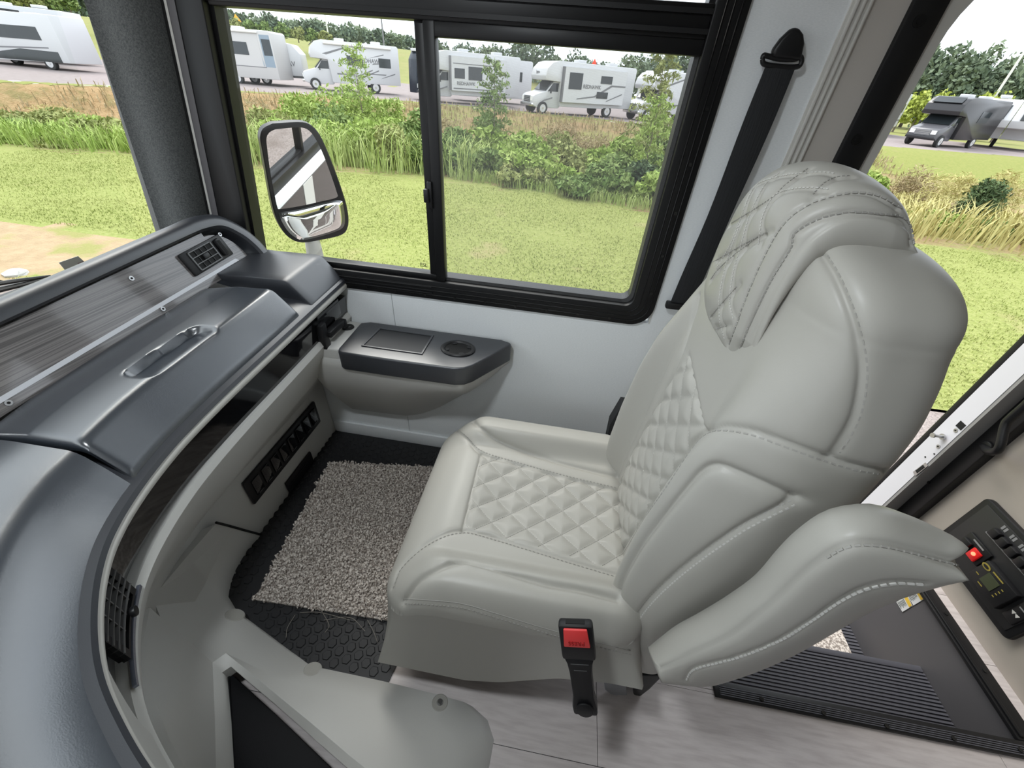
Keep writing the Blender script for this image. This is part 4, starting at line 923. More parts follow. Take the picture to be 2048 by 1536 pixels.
# refine once for crisp seams
bm = bmesh.new(); bvs = [bm.verts.new(p) for p in V]
for q in Fq: bm.faces.new([bvs[i] for i in q])
bm.faces.new([bvs[i] for i in idx[0]]); bm.faces.new([bvs[i] for i in idx[-1]][::-1])
bmesh.ops.subdivide_edges(bm, edges=[e for e in bm.edges if all(len(f.verts) == 4 for f in e.link_faces)], cuts=1, use_grid_fill=True)
bmesh.ops.recalc_face_normals(bm, faces=bm.faces); bm.normal_update(); bm.verts.index_update()
V = np.array([tuple(v.co) for v in bm.verts]); N0 = np.array([tuple(v.normal) for v in bm.verts]); Fh = [tuple(v.index for v in f.verts) for f in bm.faces]; bm.free()
tree = BVHTree.FromPolygons(V.tolist(), Fh)
z8 = lambda a, b: (1480+a/5.39, 330+b/5.39)
he = [(1452, 690), (1475, 625), (1500, 562), (1530, 497), (1560, 448), (1605, 410), (1650, 392), (1700, 382), (1750, 388), (1800, 415)]
hr = [z8(190, 1530), z8(340, 1230), z8(540, 900), z8(560, 790), z8(610, 710), z8(840, 580), z8(1100, 515), z8(1300, 505), z8(1560, 530), z8(1740, 555), z8(1830, 660), z8(1870, 860)]
hr = [(1478, 700), (1496, 655)]+hr
hl = [[z8(-380, 800), z8(0, 570), z8(340, 352), z8(490, 210), z8(740, 30)], [z8(-400, 1110), z8(0, 875), z8(200, 765), z8(305, 715)], [z8(770, 330), z8(900, 195), z8(1040, 130), z8(1210, 112)],
      [(1415, 640), (1440, 610), (1476, 570)], [(1420, 560), (1445, 530), (1517, 471)], [(1408, 668), (1440, 655), (1455, 650)]]
hd = [[z8(-260, 1130), z8(-100, 850), z8(30, 520), z8(120, 300), z8(220, 190), z8(500, 110), z8(870, 80), z8(1040, 100)], [z8(200, 870), z8(215, 730), z8(250, 540), z8(370, 330), z8(560, 260), z8(790, 245), z8(960, 265)],
      [(1468, 640), (1460, 600), (1468, 540), (1480, 500), (1500, 430), (1530, 370), (1560, 345)], [(1450, 680), (1440, 640), (1440, 590), (1455, 520), (1480, 450)]]
V = grooves(V, N0, [(he, .006, .004), (hr, .005, .0035)]+[(s, .0055, .0065) for s in hl]+[(s, .0035, .005) for s in hd], tree)
obj('headrest', V, Fh, M_leather, ch, smooth=True)
tree = BVHTree.FromPolygons(V.tolist(), Fh)
sew(hits(tree, [(a+5, b+3) for a, b in he], 12), .0085, .0055, .0012)
sew(hits(tree, hr, 12), .007, .005, .0011)
for s in hd: sew(hits(tree, s, 12), .0055, .0032, .0007, light_st)
for s in hl: sew(hits(tree, s, 12), .0055, .0032, .0007)

# ---------------------------------------------------------------- raised armrest
nf = [at(*p, y=.315) for p in ((1312, 1335), (1385, 1305), (1460, 1270), (1515, 1228), (1560, 1190), (1610, 1142), (1650, 1112), (1685, 1092), (1720, 1084), (1770, 1088), (1830, 1102), (1875, 1115), (1912, 1126))]
ff = [at(*p, y=y_) for p, y_ in zip(((1303, 1298), (1350, 1255), (1400, 1226), (1460, 1190), (1520, 1150), (1565, 1098), (1600, 1062), (1640, 1032), (1680, 1016), (1740, 1009), (1810, 1034), (1870, 1065), (1900, 1085), (1918, 1110)), (.40, .40, .40, .40, .395, .39, .385, .385, .385, .385, .38, .365, .35, .335))]
nb = [at(*p, y=.325) for p in ((1330, 1350), (1380, 1364), (1425, 1367), (1480, 1352), (1540, 1330), (1600, 1302), (1670, 1262), (1740, 1222), (1800, 1193), (1850, 1170), (1880, 1154), (1902, 1142), (1915, 1130))]
fb = [p+np.array([.0, .07*min(1, (12-i)/4+.1), .0]) for i, p in enumerate(nb)]
def rs(P, n=60): 
    P = smoothpath(P, 8); s = np.r_[0, np.cumsum(np.linalg.norm(np.diff(P, axis=0), axis=1))]; return np.array([[np.interp(q, s, P[:, k]) for k in range(3)] for q in np.linspace(0, s[-1], n)])
nf, ff, nb, fb = rs(nf), rs(ff), rs(nb), rs(fb)
secs = []
for i in range(60):
    a, b, c, e = ff[i], nf[i], nb[i], fb[i]; sec = []
    for s in np.linspace(0, 1, 12, endpoint=False): p = a*(1-s)+b*s; nrm = _n(np.cross(b-a, nf[min(i+1, 59)]-nf[max(i-1, 0)])+1e-9); nrm = nrm if nrm@np.array([-.7, 0, .7]) > 0 else -nrm; sec.append(p+nrm*.018*math.sin(math.pi*s)**.8)
    for s in np.linspace(0, 1, 14, endpoint=False): p = b*(1-s)+c*s; sec.append(p+np.array([0, -.020*math.sin(math.pi*s)**.7, 0]))
    for s in np.linspace(0, 1, 6, endpoint=False): sec.append(c*(1-s)+e*s)
    for s in np.linspace(0, 1, 6, endpoint=False): sec.append(e*(1-s)+a*s)
    secs.append(sec)
mb = MB().loft(secs, cap=True); V = np.array(mb.v); tree = BVHTree.FromPolygons(mb.v, mb.f)
bm = bmesh.new(); bvs = [bm.verts.new(p) for p in V]
for q in mb.f: bm.faces.new([bvs[i] for i in q])
bmesh.ops.subdivide_edges(bm, edges=[e for e in bm.edges if all(len(f.verts) == 4 for f in e.link_faces)], cuts=1, use_grid_fill=True, smooth=0)
bmesh.ops.recalc_face_normals(bm, faces=bm.faces); bm.normal_update(); bm.verts.index_update()
V = np.array([tuple(v.co) for v in bm.verts]); N0 = np.array([tuple(v.normal) for v in bm.verts]); Fa = [tuple(v.index for v in f.verts) for f in bm.faces]; bm.free()
tree = BVHTree.FromPolygons(V.tolist(), Fa)
a1 = [(1316, 1337), (1385, 1307), (1460, 1272), (1515, 1230), (1560, 1192), (1610, 1144), (1650, 1114), (1685, 1094), (1720, 1086), (1770, 1090), (1830, 1104), (1880, 1118), (1920, 1128)]
a2 = [(1372, 1362), (1380, 1345), (1400, 1334), (1480, 1313), (1560, 1280), (1620, 1243), (1680, 1202), (1730, 1178), (1790, 1166), (1850, 1168)]
V = grooves(V, N0, [(a1, .006, .004), (a2, .004, .003)], tree)
am = obj('armrest', V, Fa, M_leather, ch, smooth=True)
tree = BVHTree.FromPolygons(V.tolist(), Fa)
sew(hits(tree, [(a, b+4) for a, b in a1[6:]], 12), .009, .006, .0012); sew(hits(tree, a2, 12), .009, .0065, .0014, light_st)
MB().tube([(.42, .385, .60), (.42, .46, .60)], .022, 14).build('armrest_pivot', M_leather, ch, smooth=40)
stitch.build('stitching', M_leather_d, ch, fix=False, kind='stuff'); light_st.build('stitching', M_leather_l, ch, fix=False, kind='stuff')
# ---------------------------------------------------------------- base hardware
M_steel = mat('grey_steel', (.35, .36, .38), .4, metal=.4)
box('seat_pedestal', -.05, .25, .60, .86, 0.0, .20, M_blackp, ch, bevel=.01)
box('slide_rail', -.22, .34, .55, .62, .20, .24, M_blackp, ch, bevel=.006); box('slide_rail', -.22, .34, .82, .89, .20, .24, M_blackp, ch, bevel=.006)
P = [at(*p, y=.43) for p in ((1205, 1345), (1250, 1345), (1254, 1391), (1224, 1391), (1210, 1380))]
MB().prism(P, (0, .012, 0)).build('recliner_bracket', M_steel, ch, bevel=.003)
P = [at(*p, y=.44) for p in ((1268, 1352), (1328, 1352), (1300, 1380), (1266, 1406))]
MB().prism(P, (0, .05, 0)).build('recliner_lever', M_blackp, ch, bevel=.006)

# ================================================================ seat belt buckle
bk = thing('belt_buckle', at(1180, 1395, y=.345), 'black seat belt buckle with red press button beside the cushion', 'buckle')
yb = .338
top_ = [at(*p, y=yb) for p in ((1122, 1252), (1177, 1252), (1181, 1310), (1130, 1322))]
ctp = at(1150, 1254, y=yb); up = _n(ctp-at(1188, 1398, y=yb+.03)); rt = np.array([1.0, 0, 0]); rt = _n(rt-up*(rt@up)); nrm = np.cross(rt, up); nrm = nrm if nrm[1] < 0 else -nrm; nrm = _n(nrm*.85+_n(EYE-ctp)*.5); up = _n(up-nrm*(up@nrm)); rt = np.cross(up, nrm); rt = rt if rt[0] > 0 else -rt
# the button faces up and towards the aisle
hw_ = .034; ln_ = .10
def bb(nm, u0, u1, v0, v1, d0, d1, m_, par=bk, bev=.003): return MB().obox(ctp+rt*(u0+u1)/2-up*(v0+v1)/2+nrm*(d0+d1)/2, rt*(u1-u0)/2, up*(v1-v0)/2, nrm*(d1-d0)/2).build(nm, m_, par, bevel=bev)
bb('buckle_body', -hw_, hw_, 0, ln_*.85, -.024, 0, M_blackp, bev=.006)
MB().loft([[ctp+rt*a*w_-up*v+nrm*d_ for a, d_ in ((-1, 0), (1, 0), (1, -.024), (-1, -.024))] for v, w_ in ((ln_*.80, .031), (ln_*.95, .026), (ln_*1.2, .023), (ln_*1.8, .022), (ln_*2.1, .026), (ln_*2.3, .025))], cap=True).build('buckle_stalk', M_blackp, bk, bevel=.005)
M_redb = mat('red_plastic', (.70, .05, .05), .35)
pb = MB().prism([ctp+rt*a-up*v+nrm*.0005 for a, v in ((-.023, .002), (.023, .002), (.026, .044), (-.026, .044))], nrm*.006).build('press_button', M_redb, bk, bevel=.002)
bb('tongue_slot', -.019, .019, -.0012, .002, -.017, -.007, M_dark, bev=0)
text('press_lettering', 'PRESS', .013, ctp-up*.033+nrm*.0069, -rt, -up, mat('red_ink', (.30, .01, .01), .5), pb)
bb('stalk_mark', -.018, .018, ln_*.92, ln_*.93, .0002, .001, M_vent, bev=0); bb('stalk_mark', -.013, .013, ln_*1.08, ln_*1.095, -.003, .0005, M_vent, bev=0)
MB().disc(ctp-up*ln_*2.08+nrm*.002, nrm, .018, .004, 20).build('anchor_cap', M_blackp, bk, bevel=.001)

# ================================================================ shoulder belt on the wall
sbk = thing('shoulder_belt', (.45, 1.3, .9), 'black shoulder seat belt hanging from a wall anchor behind the seat', 'seat belt')
YB = 1.312
P = [at(*p, y=YB) for p in ((1578, 57), (1592, 57), (1601, 70), (1603, 88), (1596, 122), (1538, 116), (1540, 100), (1556, 78))]
MB().prism(P, (0, -.022, 0)).build('anchor_cover', M_blackp, sbk, bevel=.008, seg=3)
ringp = [at(*p, y=YB-.012) for p in ((1525, 118), (1527, 127), (1540, 131), (1570, 134), (1596, 133), (1603, 124), (1601, 114), (1590, 118), (1560, 118), (1535, 112), (1527, 111))]
MB().tube(smoothpath(ringp+[ringp[0]], 5), .0055, 8).build('loop_ring', M_blackp, sbk, smooth=True)
top2 = at(1562, 132, y=YB-.012); bot2 = at(1360, 612, y=YB-.01)
M_web = mat('belt_webbing', (.014, .015, .017), .8, stretch=(1, 1, .02), bump=(300, .6, .002))
wv = []
for t in np.linspace(0, 1, 14):
    c = top2*(1-t)+bot2*t+np.array([0, -.012*math.sin(math.pi*t), 0]); hwd = .034+.002*math.sin(9*t)
    wv.append([c+np.array([-hwd, 0, -.004]), c+np.array([-hwd*.3, -.004, 0]), c+np.array([hwd*.3, -.003, 0]), c+np.array([hwd, 0, .006]), c+np.array([hwd, .003, .006]), c+np.array([-hwd, .003, -.004])])
MB().loft(wv, cap=True).build('webbing', M_web, sbk, smooth=40)
MB().obox(bot2+np.array([0, .0, .0]), (.048, 0, 0), (0, .012, 0), (0, 0, .012)).build('belt_guide', M_blackp, sbk, bevel=.005)
c0, c1_ = at(1222, 850, y=1.12), at(1212, 895, y=1.12)
MB().loft([[p+np.array([-.004, 0, 0]), p+np.array([.02, 0, 0]), p+np.array([.02, .05, 0]), p+np.array([-.004, .05, 0])] for p in (c0+np.array([.02, 0, .1]), c0, c1_, c1_+np.array([-.02, 0, -.25]))], cap=True).build('lap_webbing', M_web, sbk)
# ================================================================ outside: terrain
G = -.95
def vnoise(x, y, s, seed=0):
    """cheap smooth noise"""
    x = np.asarray(x)*s; y = np.asarray(y)*s
    return (np.sin(x*1.3+seed)*np.cos(y*1.7+seed*2)+np.sin(x*.7-y*1.1+seed*3)+np.sin(x*2.3+y*2.9+seed)*.5)/2.5
EX = [-90, -60, -32, -25.6, -18.9, -9.2, 1.6, 9.2, 24, 36, 90]; EYy = [12, 15, 23, 31.7, 37.4, 40.6, 41, 38, 40.5, 42.6, 50]
y_edge = lambda x: np.interp(x, EX, EYy)
z_lot = lambda x: np.interp(x, [-45, -30, -17, -5, 6, 30], [-.2, -.5, -.6, -.75, -.85, -.95])
y_bush = lambda x: np.interp(x, [-40, -17, -9, -4, 2, 10, 40], [9.5, 10.5, 11.2, 12.4, 10.9, 10.3, 12])
def gz(x, y):
    x = np.asarray(x, float); y = np.asarray(y, float); ye = y_edge(x); yb = y_bush(x); zl = z_lot(x)
    dep = np.clip((ye-yb)/25, .35, 1)*1.25
    dn = ss(0, 1, (y-yb)/np.maximum((ye-yb)*.3, 1)); upw = ss(0, 1, (y-(ye-1.2-(ye-yb)*.28))/np.maximum((ye-yb)*.28, 1))
    z = G-dep*dn+(zl-(G-dep))*upw
    hill = ss(62, 115, np.hypot(x, y))*5.2*ss(8, -22, x); z = z+np.where(y > ye, hill, 0)
    far = np.where(np.hypot(x, y) > 62, ss(62, 100, np.hypot(x, y))*.6, 0)
    return z+far*0+.03*vnoise(x, y, .8)*(y > 4.5)*(upw < .9)
def grid_obj(name, xs, ys, keep, m, kind='structure', zf=gz, dz=0, parent=None):
    Xg, Yg = np.meshgrid(xs, ys, indexing='ij'); Zg = zf(Xg, Yg)+dz; V = np.stack([Xg, Yg, Zg], -1).reshape(-1, 3); n = len(ys); idx = np.arange(len(xs)*n).reshape(len(xs), n)
    Fq = np.stack([idx[:-1, :-1], idx[1:, :-1], idx[1:, 1:], idx[:-1, 1:]], -1).reshape(-1, 4); c = V[Fq].mean(axis=1); k = keep(c[:, 0], c[:, 1]); Fq = Fq[k]
    used, inv = np.unique(Fq, return_inverse=True); return obj(name, V[used], inv.reshape(-1, 4).tolist(), m, parent, smooth=True, kind=kind)
def ground_mat(name, cols, scale, bump):
    m = bpy.data.materials.new(name); m.use_nodes = True; N = m.node_tree.nodes; L = m.node_tree.links; b = N['Principled BSDF']; b.inputs['Roughness'].default_value = .95; b.inputs['Specular IOR Level'].default_value = .1
    t = N.new('ShaderNodeTexCoord'); n1 = N.new('ShaderNodeTexNoise'); n1.inputs['Scale'].default_value = scale[0]; n1.inputs['Detail'].default_value = 6
    n2 = N.new('ShaderNodeTexNoise'); n2.inputs['Scale'].default_value = scale[1]; n2.inputs['Detail'].default_value = 5
    r1 = N.new('ShaderNodeValToRGB'); r1.color_ramp.elements[0].color = (*cols[0], 1); r1.color_ramp.elements[1].color = (*cols[1], 1); r1.color_ramp.elements[0].position = .35; r1.color_ramp.elements[1].position = .65
    r2 = N.new('ShaderNodeValToRGB'); r2.color_ramp.elements[0].position = cols[3][0]; r2.color_ramp.elements[1].position = cols[3][1]; r2.color_ramp.elements[0].color = (0, 0, 0, 1)
    mx = N.new('ShaderNodeMix'); mx.data_type = 'RGBA'; mx.inputs[7].default_value = (*cols[2], 1)
    for n in (n1, n2): L.new(t.outputs['Object'], n.inputs['Vector'])
    L.new(n1.outputs['Fac'], r1.inputs[0]); L.new(n2.outputs['Fac'], r2.inputs[0]); L.new(r2.outputs['Color'], mx.inputs[0]); L.new(r1.outputs['Color'], mx.inputs[6]); L.new(mx.outputs[2], b.inputs['Base Color'])
    n3 = N.new('ShaderNodeTexNoise'); n3.inputs['Scale'].default_value = bump[0]; bp = N.new('ShaderNodeBump'); bp.inputs['Strength'].default_value = bump[1]; bp.inputs['Distance'].default_value = bump[2]
    L.new(t.outputs['Object'], n3.inputs['Vector']); L.new(n3.outputs['Fac'], bp.inputs['Height']); L.new(bp.outputs[0], b.inputs['Normal'])
    MATS[name] = m; return m
M_lawn = ground_mat('lawn_ground', ((.23, .265, .075), (.31, .33, .12), (.36, .29, .16), (.60, .72)), (18, .55), (60, .8, .03))
M_bank = ground_mat('bank_ground', ((.24, .26, .08), (.30, .25, .13), (.33, .23, .13), (.45, .62)), (4, .5), (20, 1, .08))
M_strip = ground_mat('verge_ground', ((.20, .225, .065), (.24, .25, .08), (.25, .23, .10), (.6, .8)), (6, .8), (30, .8, .03))
M_dirt = ground_mat('clay_ground', ((.30, .20, .10), (.37, .26, .14), (.22, .18, .08), (.5, .65)), (5, 1.2), (12, 1, .08))
M_asph = ground_mat('lot_asphalt', ((.24, .205, .20), (.27, .235, .23), (.21, .185, .18), (.6, .8)), (3, .3), (80, .3, .01))
M_grav = ground_mat('gravel_ground', ((.26, .22, .20), (.36, .31, .29), (.24, .20, .18), (.5, .7)), (35, 3), (45, 1, .03))
M_sand = ground_mat('sand_ground', ((.34, .25, .155), (.40, .30, .19), (.27, .26, .10), (.55, .65)), (6, 1.5), (30, .8, .03))
M_hill = ground_mat('hill_ground', ((.20, .215, .075), (.235, .235, .09), (.26, .23, .11), (.55, .75)), (.6, .08), (3, .3, .1))
xs1 = np.arange(-24, 16, .35); ys1 = np.arange(3.7, 14, .3)
sandp = lambda x, y: ((x+8.2)/2.6)**2+((y-4.7)/1.0)**2+.25*vnoise(x, y, 2.5) < 1
grid_obj('ground_lawn', xs1, ys1, lambda x, y: (y < y_bush(x)+.3) & ~sandp(x, y), M_lawn)
grid_obj('ground_sand', xs1, ys1, lambda x, y: sandp(x, y), M_sand)
grid_obj('ground_lawn_far', np.r_[np.arange(-90, -23, 3), -24.2], np.arange(3.7, 20, 1.2), lambda x, y: y < y_bush(x)+1.2, M_lawn)
grid_obj('ground_lawn_near', np.arange(15.7, 60, 2), np.arange(3.7, 16, 1.2), lambda x, y: y < y_bush(x)+1.2, M_lawn)
grid_obj('ground_gravel', np.arange(-60, 30, 3), np.r_[np.arange(-40, 2, 2.1), 3.0, 3.75], lambda x, y: y < 3.9, M_grav, zf=lambda x, y: 0*x+G)
xsb = np.r_[np.arange(-90, -50, 4), np.arange(-50, 50, .6), np.arange(50, 91, 4)]
dirtp = lambda x, y: (x < -17) & (x > -60) & (y > y_edge(x)-5.2+.8*vnoise(x, y, .6)) & (y < y_edge(x)-.7+.5*vnoise(x, y, .9, 2))
grid_obj('ground_bank', xsb, np.arange(9, 50, .5), lambda x, y: (y >= y_bush(x)-.1) & (y < y_edge(x)-.9) & ~dirtp(x, y), M_bank)
grid_obj('ground_clay', xsb, np.arange(9, 50, .5), lambda x, y: dirtp(x, y), M_dirt)
grid_obj('ground_verge', xsb, np.arange(9, 54, .45), lambda x, y: (y >= y_edge(x)-np.interp(x, [-30, 10, 18, 40], [1.2, 1.2, 7, 9])) & (y < y_edge(x)+.7), M_strip, dz=.012)
grid_obj('ground_lot', np.arange(-90, 120, 2.5), np.arange(12, 75, 1.0), lambda x, y: (y >= y_edge(x)+.2) & (np.hypot(x, y) < 72), M_asph)
grid_obj('ground_hill', np.arange(-190, 190, 5), np.arange(0, 200, 5), lambda x, y: (y >= y_edge(x)) & (np.hypot(x, y) > 68), M_hill, dz=-.02)

# ---- stones by the gravel edge
M_rock = mat('pale_limestone', (.42, .41, .39), .9, bump=(30, .6, .02))
for k in range(24):
    x_ = -6.2-rnd.random()*3.4; y_ = 3.5+rnd.random()*.7; r_ = .04+.10*rnd.random()**2; v = []
    for zi, rr_ in ((0, 1), (.35, .95), (.7, .5)):
        for j in range(7): a = j*.8976+zi; v.append((x_+r_*rr_*math.cos(a)*(1+.3*rnd.random()), y_+r_*.8*rr_*math.sin(a)*(1+.3*rnd.random()), G-.01+r_*.7*zi))
    MB().loft([v[0:7], v[7:14], v[14:21]], cap=True).build('limestone_rock', M_rock, None, smooth=40, label='pale limestone rock at the gravel edge ahead of the windshield', cat='rock', group='limestone rocks by the gravel')

# ================================================================ vegetation
def leafmat(name, a, b, s=3): return mat(name, a, .75, col2=b, ns=s, detail=2, ramp=(.38, .62), spec=.15)
LM = {'light': leafmat('leaf_light', (.24, .34, .07), (.36, .44, .14)), 'mid': leafmat('leaf_mid', (.13, .20, .06), (.24, .31, .11)), 'olive': leafmat('leaf_olive', (.22, .25, .09), (.34, .36, .14)),
      'dark': leafmat('leaf_dark', (.05, .085, .04), (.13, .18, .08)), 'brown': leafmat('leaf_brown', (.27, .22, .12), (.40, .32, .19)), 'straw': leafmat('leaf_straw', (.38, .33, .13), (.50, .46, .20)),
      'forest': leafmat('leaf_forest_hazy', (.14, .18, .11), (.24, .29, .18), .5), 'forest2': leafmat('leaf_forest2_hazy', (.10, .14, .095), (.18, .225, .145), .5), 'lime': leafmat('leaf_lime', (.34, .40, .07), (.45, .50, .14), .8), 'blade': leafmat('leaf_blade', (.27, .35, .10), (.42, .48, .19))}  # forest greens lightened, distance haze put into the colour
M_bark = mat('bark', (.16, .13, .10), .9)
def leaves(C, size, n, asp=.5, droop=0):
    """n leaf quads scattered at the points C"""
    n = len(C); a = rng.normal(size=(n, 3)); a /= np.linalg.norm(a, axis=1)[:, None]; a[:, 2] -= droop; a /= np.linalg.norm(a, axis=1)[:, None]; b = np.cross(a, rng.normal(size=(n, 3))); b /= np.linalg.norm(b, axis=1)[:, None]+1e-9
    s = size*rng.uniform(.6, 1.3, n)[:, None]; V = np.stack([C-a*s*.5, C+b*s*asp*.5, C+a*s*.5, C-b*s*asp*.5], 1).reshape(-1, 3); i = np.arange(n)*4
    return V, np.stack([i, i+1, i+2, i+3], 1)
def crown_pts(c, rad, n, blobs=9):
    c = np.array(c); rad = np.array(rad); B = rng.normal(size=(blobs, 3)); B /= np.linalg.norm(B, axis=1)[:, None]; B *= rng.uniform(.35, .75, (blobs, 1)); br = rng.uniform(.35, .55, blobs)
    k = rng.integers(0, blobs, n); d = rng.normal(size=(n, 3)); d /= np.linalg.norm(d, axis=1)[:, None]; d *= rng.uniform(.55, 1, (n, 1))
    return c+(B[k]+d*br[k][:, None])*rad
def bush(px_, pyt, wpx, Y, kind, label, group, n=1500, leaf=.13, hmul=1, asp=.5, trunk=False):
    top_ = at(px_, pyt, y=Y); zb = float(gz(top_[0], Y)); h = max(top_[2]-zb, .4); e1 = at(px_-wpx/2, pyt, y=Y); e2 = at(px_+wpx/2, pyt, y=Y); wd = np.linalg.norm(e2-e1)/2
    t = thing('shrub', (top_[0], Y, zb), label, 'shrub', group)
    C = crown_pts((top_[0], Y, zb+h*.5), (wd*1.05, min(wd, 1.6), h*.56), n); C[:, 2] = np.maximum(C[:, 2], gz(C[:, 0], C[:, 1])+.02)
    v, f = leaves(C, leaf, n, asp); obj('foliage', v, f, LM[kind], t)
    mb = MB()
    for k in range(4): a = k*1.6; mb.tube([(top_[0]+.05*math.cos(a), Y+.05*math.sin(a), zb), (top_[0]+wd*.3*math.cos(a), Y+.3*math.sin(a), zb+h*.6)], [.02, .008], 5)
    mb.build('stems', M_bark, t, kind='stuff'); return t
def sapling(px_, pyt, Y, kind, label, n=26, spread=.55, leaf=.10):
    top_ = at(px_, pyt, y=Y); zb = float(gz(top_[0], Y)); h = top_[2]-zb; x0 = top_[0]
    t = thing('sapling', (x0, Y, zb), label, 'sapling'); st_ = MB().tube([(x0, Y, zb), (x0+.05, Y, zb+h*.5), (x0, Y, zb+h)], [.035, .02, .006], 6); C = []
    for k in range(n):
        q = .25+.75*(k/n); z = zb+h*q; a = k*2.4; L_ = spread*(1.25-q)*rng.uniform(.7, 1.3)+.2; e = np.array([x0+L_*math.cos(a), Y+L_*math.sin(a), z+.12-L_*.25]); s0 = np.array([x0, Y, z-.15])
        st_.tube([s0, (s0+e)/2+np.array([0, 0, .08]), e], [.008, .006, .003], 4)
        for u_ in np.linspace(.2, 1, 16): p = s0*(1-u_)+e*u_+np.array([0, 0, .16*u_*(1-u_)*2]); C += [p+rng.normal(0, .06, 3) for _ in range(4)]
    st_.build('stem', M_bark, t); v, f = leaves(np.array(C), leaf, len(C), .32, .3); obj('foliage', v, f, LM[kind], t); return t
# the thicket along the ditch, left to right
TH = [(40, 205, 200, 17, 'olive'), (20, 245, 120, 13, 'mid'), (120, 235, 170, 14, 'light'), (215, 235, 130, 13.5, 'olive'), (90, 215, 160, 20, 'straw'), (250, 270, 90, 12.5, 'light'),
      (480, 200, 120, 22, 'brown'), (540, 215, 110, 17, 'olive'), (610, 185, 130, 24, 'light'), (690, 172, 150, 22, 'light'), (770, 190, 120, 23, 'light'), (660, 215, 140, 17, 'mid'), (760, 222, 130, 18, 'light'), (830, 235, 90, 16, 'mid'), (560, 240, 140, 15, 'light'),
      (900, 232, 90, 22, 'brown'), (915, 255, 90, 17, 'mid'), (985, 215, 110, 20, 'mid'), (1060, 262, 120, 15, 'light'), (1000, 285, 110, 13.5, 'mid'), (1110, 245, 130, 26, 'brown'), (1200, 255, 140, 26, 'brown'), (1150, 290, 110, 17, 'olive'),
      (1120, 330, 120, 13, 'light'), (1210, 325, 110, 12.5, 'mid'), (1250, 270, 110, 20, 'light'), (1330, 275, 130, 18, 'mid'), (1290, 315, 120, 13.5, 'dark'), (1360, 330, 110, 12.8, 'mid'), (940, 305, 110, 14, 'mid'), (1340, 225, 110, 24, 'light'), (1400, 290, 90, 16, 'mid'),
      (900, 275, 110, 13.5, 'mid'), (960, 260, 130, 18, 'light'), (1060, 300, 150, 13.2, 'light'), (1130, 275, 140, 20, 'olive'), (1190, 290, 130, 18, 'light'), (1255, 300, 130, 15, 'mid'), (1310, 265, 120, 22, 'mid'), (1380, 260, 100, 22, 'light'), (1320, 345, 120, 12.2, 'light'), (1040, 330, 110, 12.6, 'olive'), (1180, 350, 120, 12, 'mid'),
      (520, 260, 130, 13.5, 'olive'), (460, 240, 110, 16, 'brown'), (640, 240, 150, 15, 'light'), (730, 245, 140, 14.5, 'light'), (800, 255, 110, 14, 'olive'), (850, 285, 80, 13.2, 'mid'), (585, 200, 120, 22, 'light'), (160, 270, 140, 12.2, 'olive'), (60, 270, 150, 12, 'light'), (0, 225, 120, 15, 'mid'),
      (1740, 310, 90, 19, 'light'), (1765, 345, 90, 16, 'light'), (1840, 345, 120, 20, 'brown'), (1880, 360, 130, 17, 'straw'), (1950, 355, 120, 18, 'straw'), (2030, 350, 120, 18, 'straw'), (1830, 420, 110, 13, 'light'), (1900, 425, 110, 13, 'light'), (1985, 440, 100, 12.6, 'mid'), (2045, 430, 100, 13, 'straw'), (1960, 400, 110, 15, 'brown')]
names_k = {'light': 'bright green', 'mid': 'mid green', 'olive': 'olive green', 'dark': 'dark green', 'brown': 'dry brown', 'straw': 'straw coloured'}
ORD = ['first', 'second', 'third', 'fourth', 'fifth', 'sixth', 'seventh', 'eighth', 'ninth', 'tenth', 'eleventh', 'twelfth', 'thirteenth', 'fourteenth', 'fifteenth', 'sixteenth', 'seventeenth', 'eighteenth', 'nineteenth', 'twentieth']
TH.sort(key=lambda q: q[0]); cnt = {}
for px_, pyt, wpx, Y, kd in TH:
    side = 'outside the doorway' if px_ > 1600 else ('seen through the windshield' if px_ < 400 else 'outside the side window')
    ck = (kd, side); cnt[ck] = cnt.get(ck, -1)+1
    bush(px_, pyt, wpx, Y, kd, ORD[cnt[ck]]+' '+names_k[kd]+' weedy shrub from the left in the ditch '+side, names_k[kd]+' ditch shrubs '+side, n=3600 if kd != 'brown' else 2600, leaf=.10+.005*Y, asp=.45 if kd not in ('brown', 'straw') else .14)
sapling(703, 88, 19, 'light', 'tall feathery sapling rising before the white motorhomes outside the slider pane', 30, .9, .16)
sapling(990, 118, 19, 'mid', 'tall bushy sapling outside the screened pane, left of the motorhome nose', 34, .85, .17)
sapling(1338, 88, 20, 'olive', 'tall leafy sapling at the rear edge of the side window', 34, 1.0, .2)
sapling(1322, 190, 17, 'light', 'shorter pale sapling below the tall one at the window edge', 24, .7, .16)
sapling(1990, 368, 15, 'dark', 'dark green young cedar-like sapling outside the doorway', 60, .45, .14)
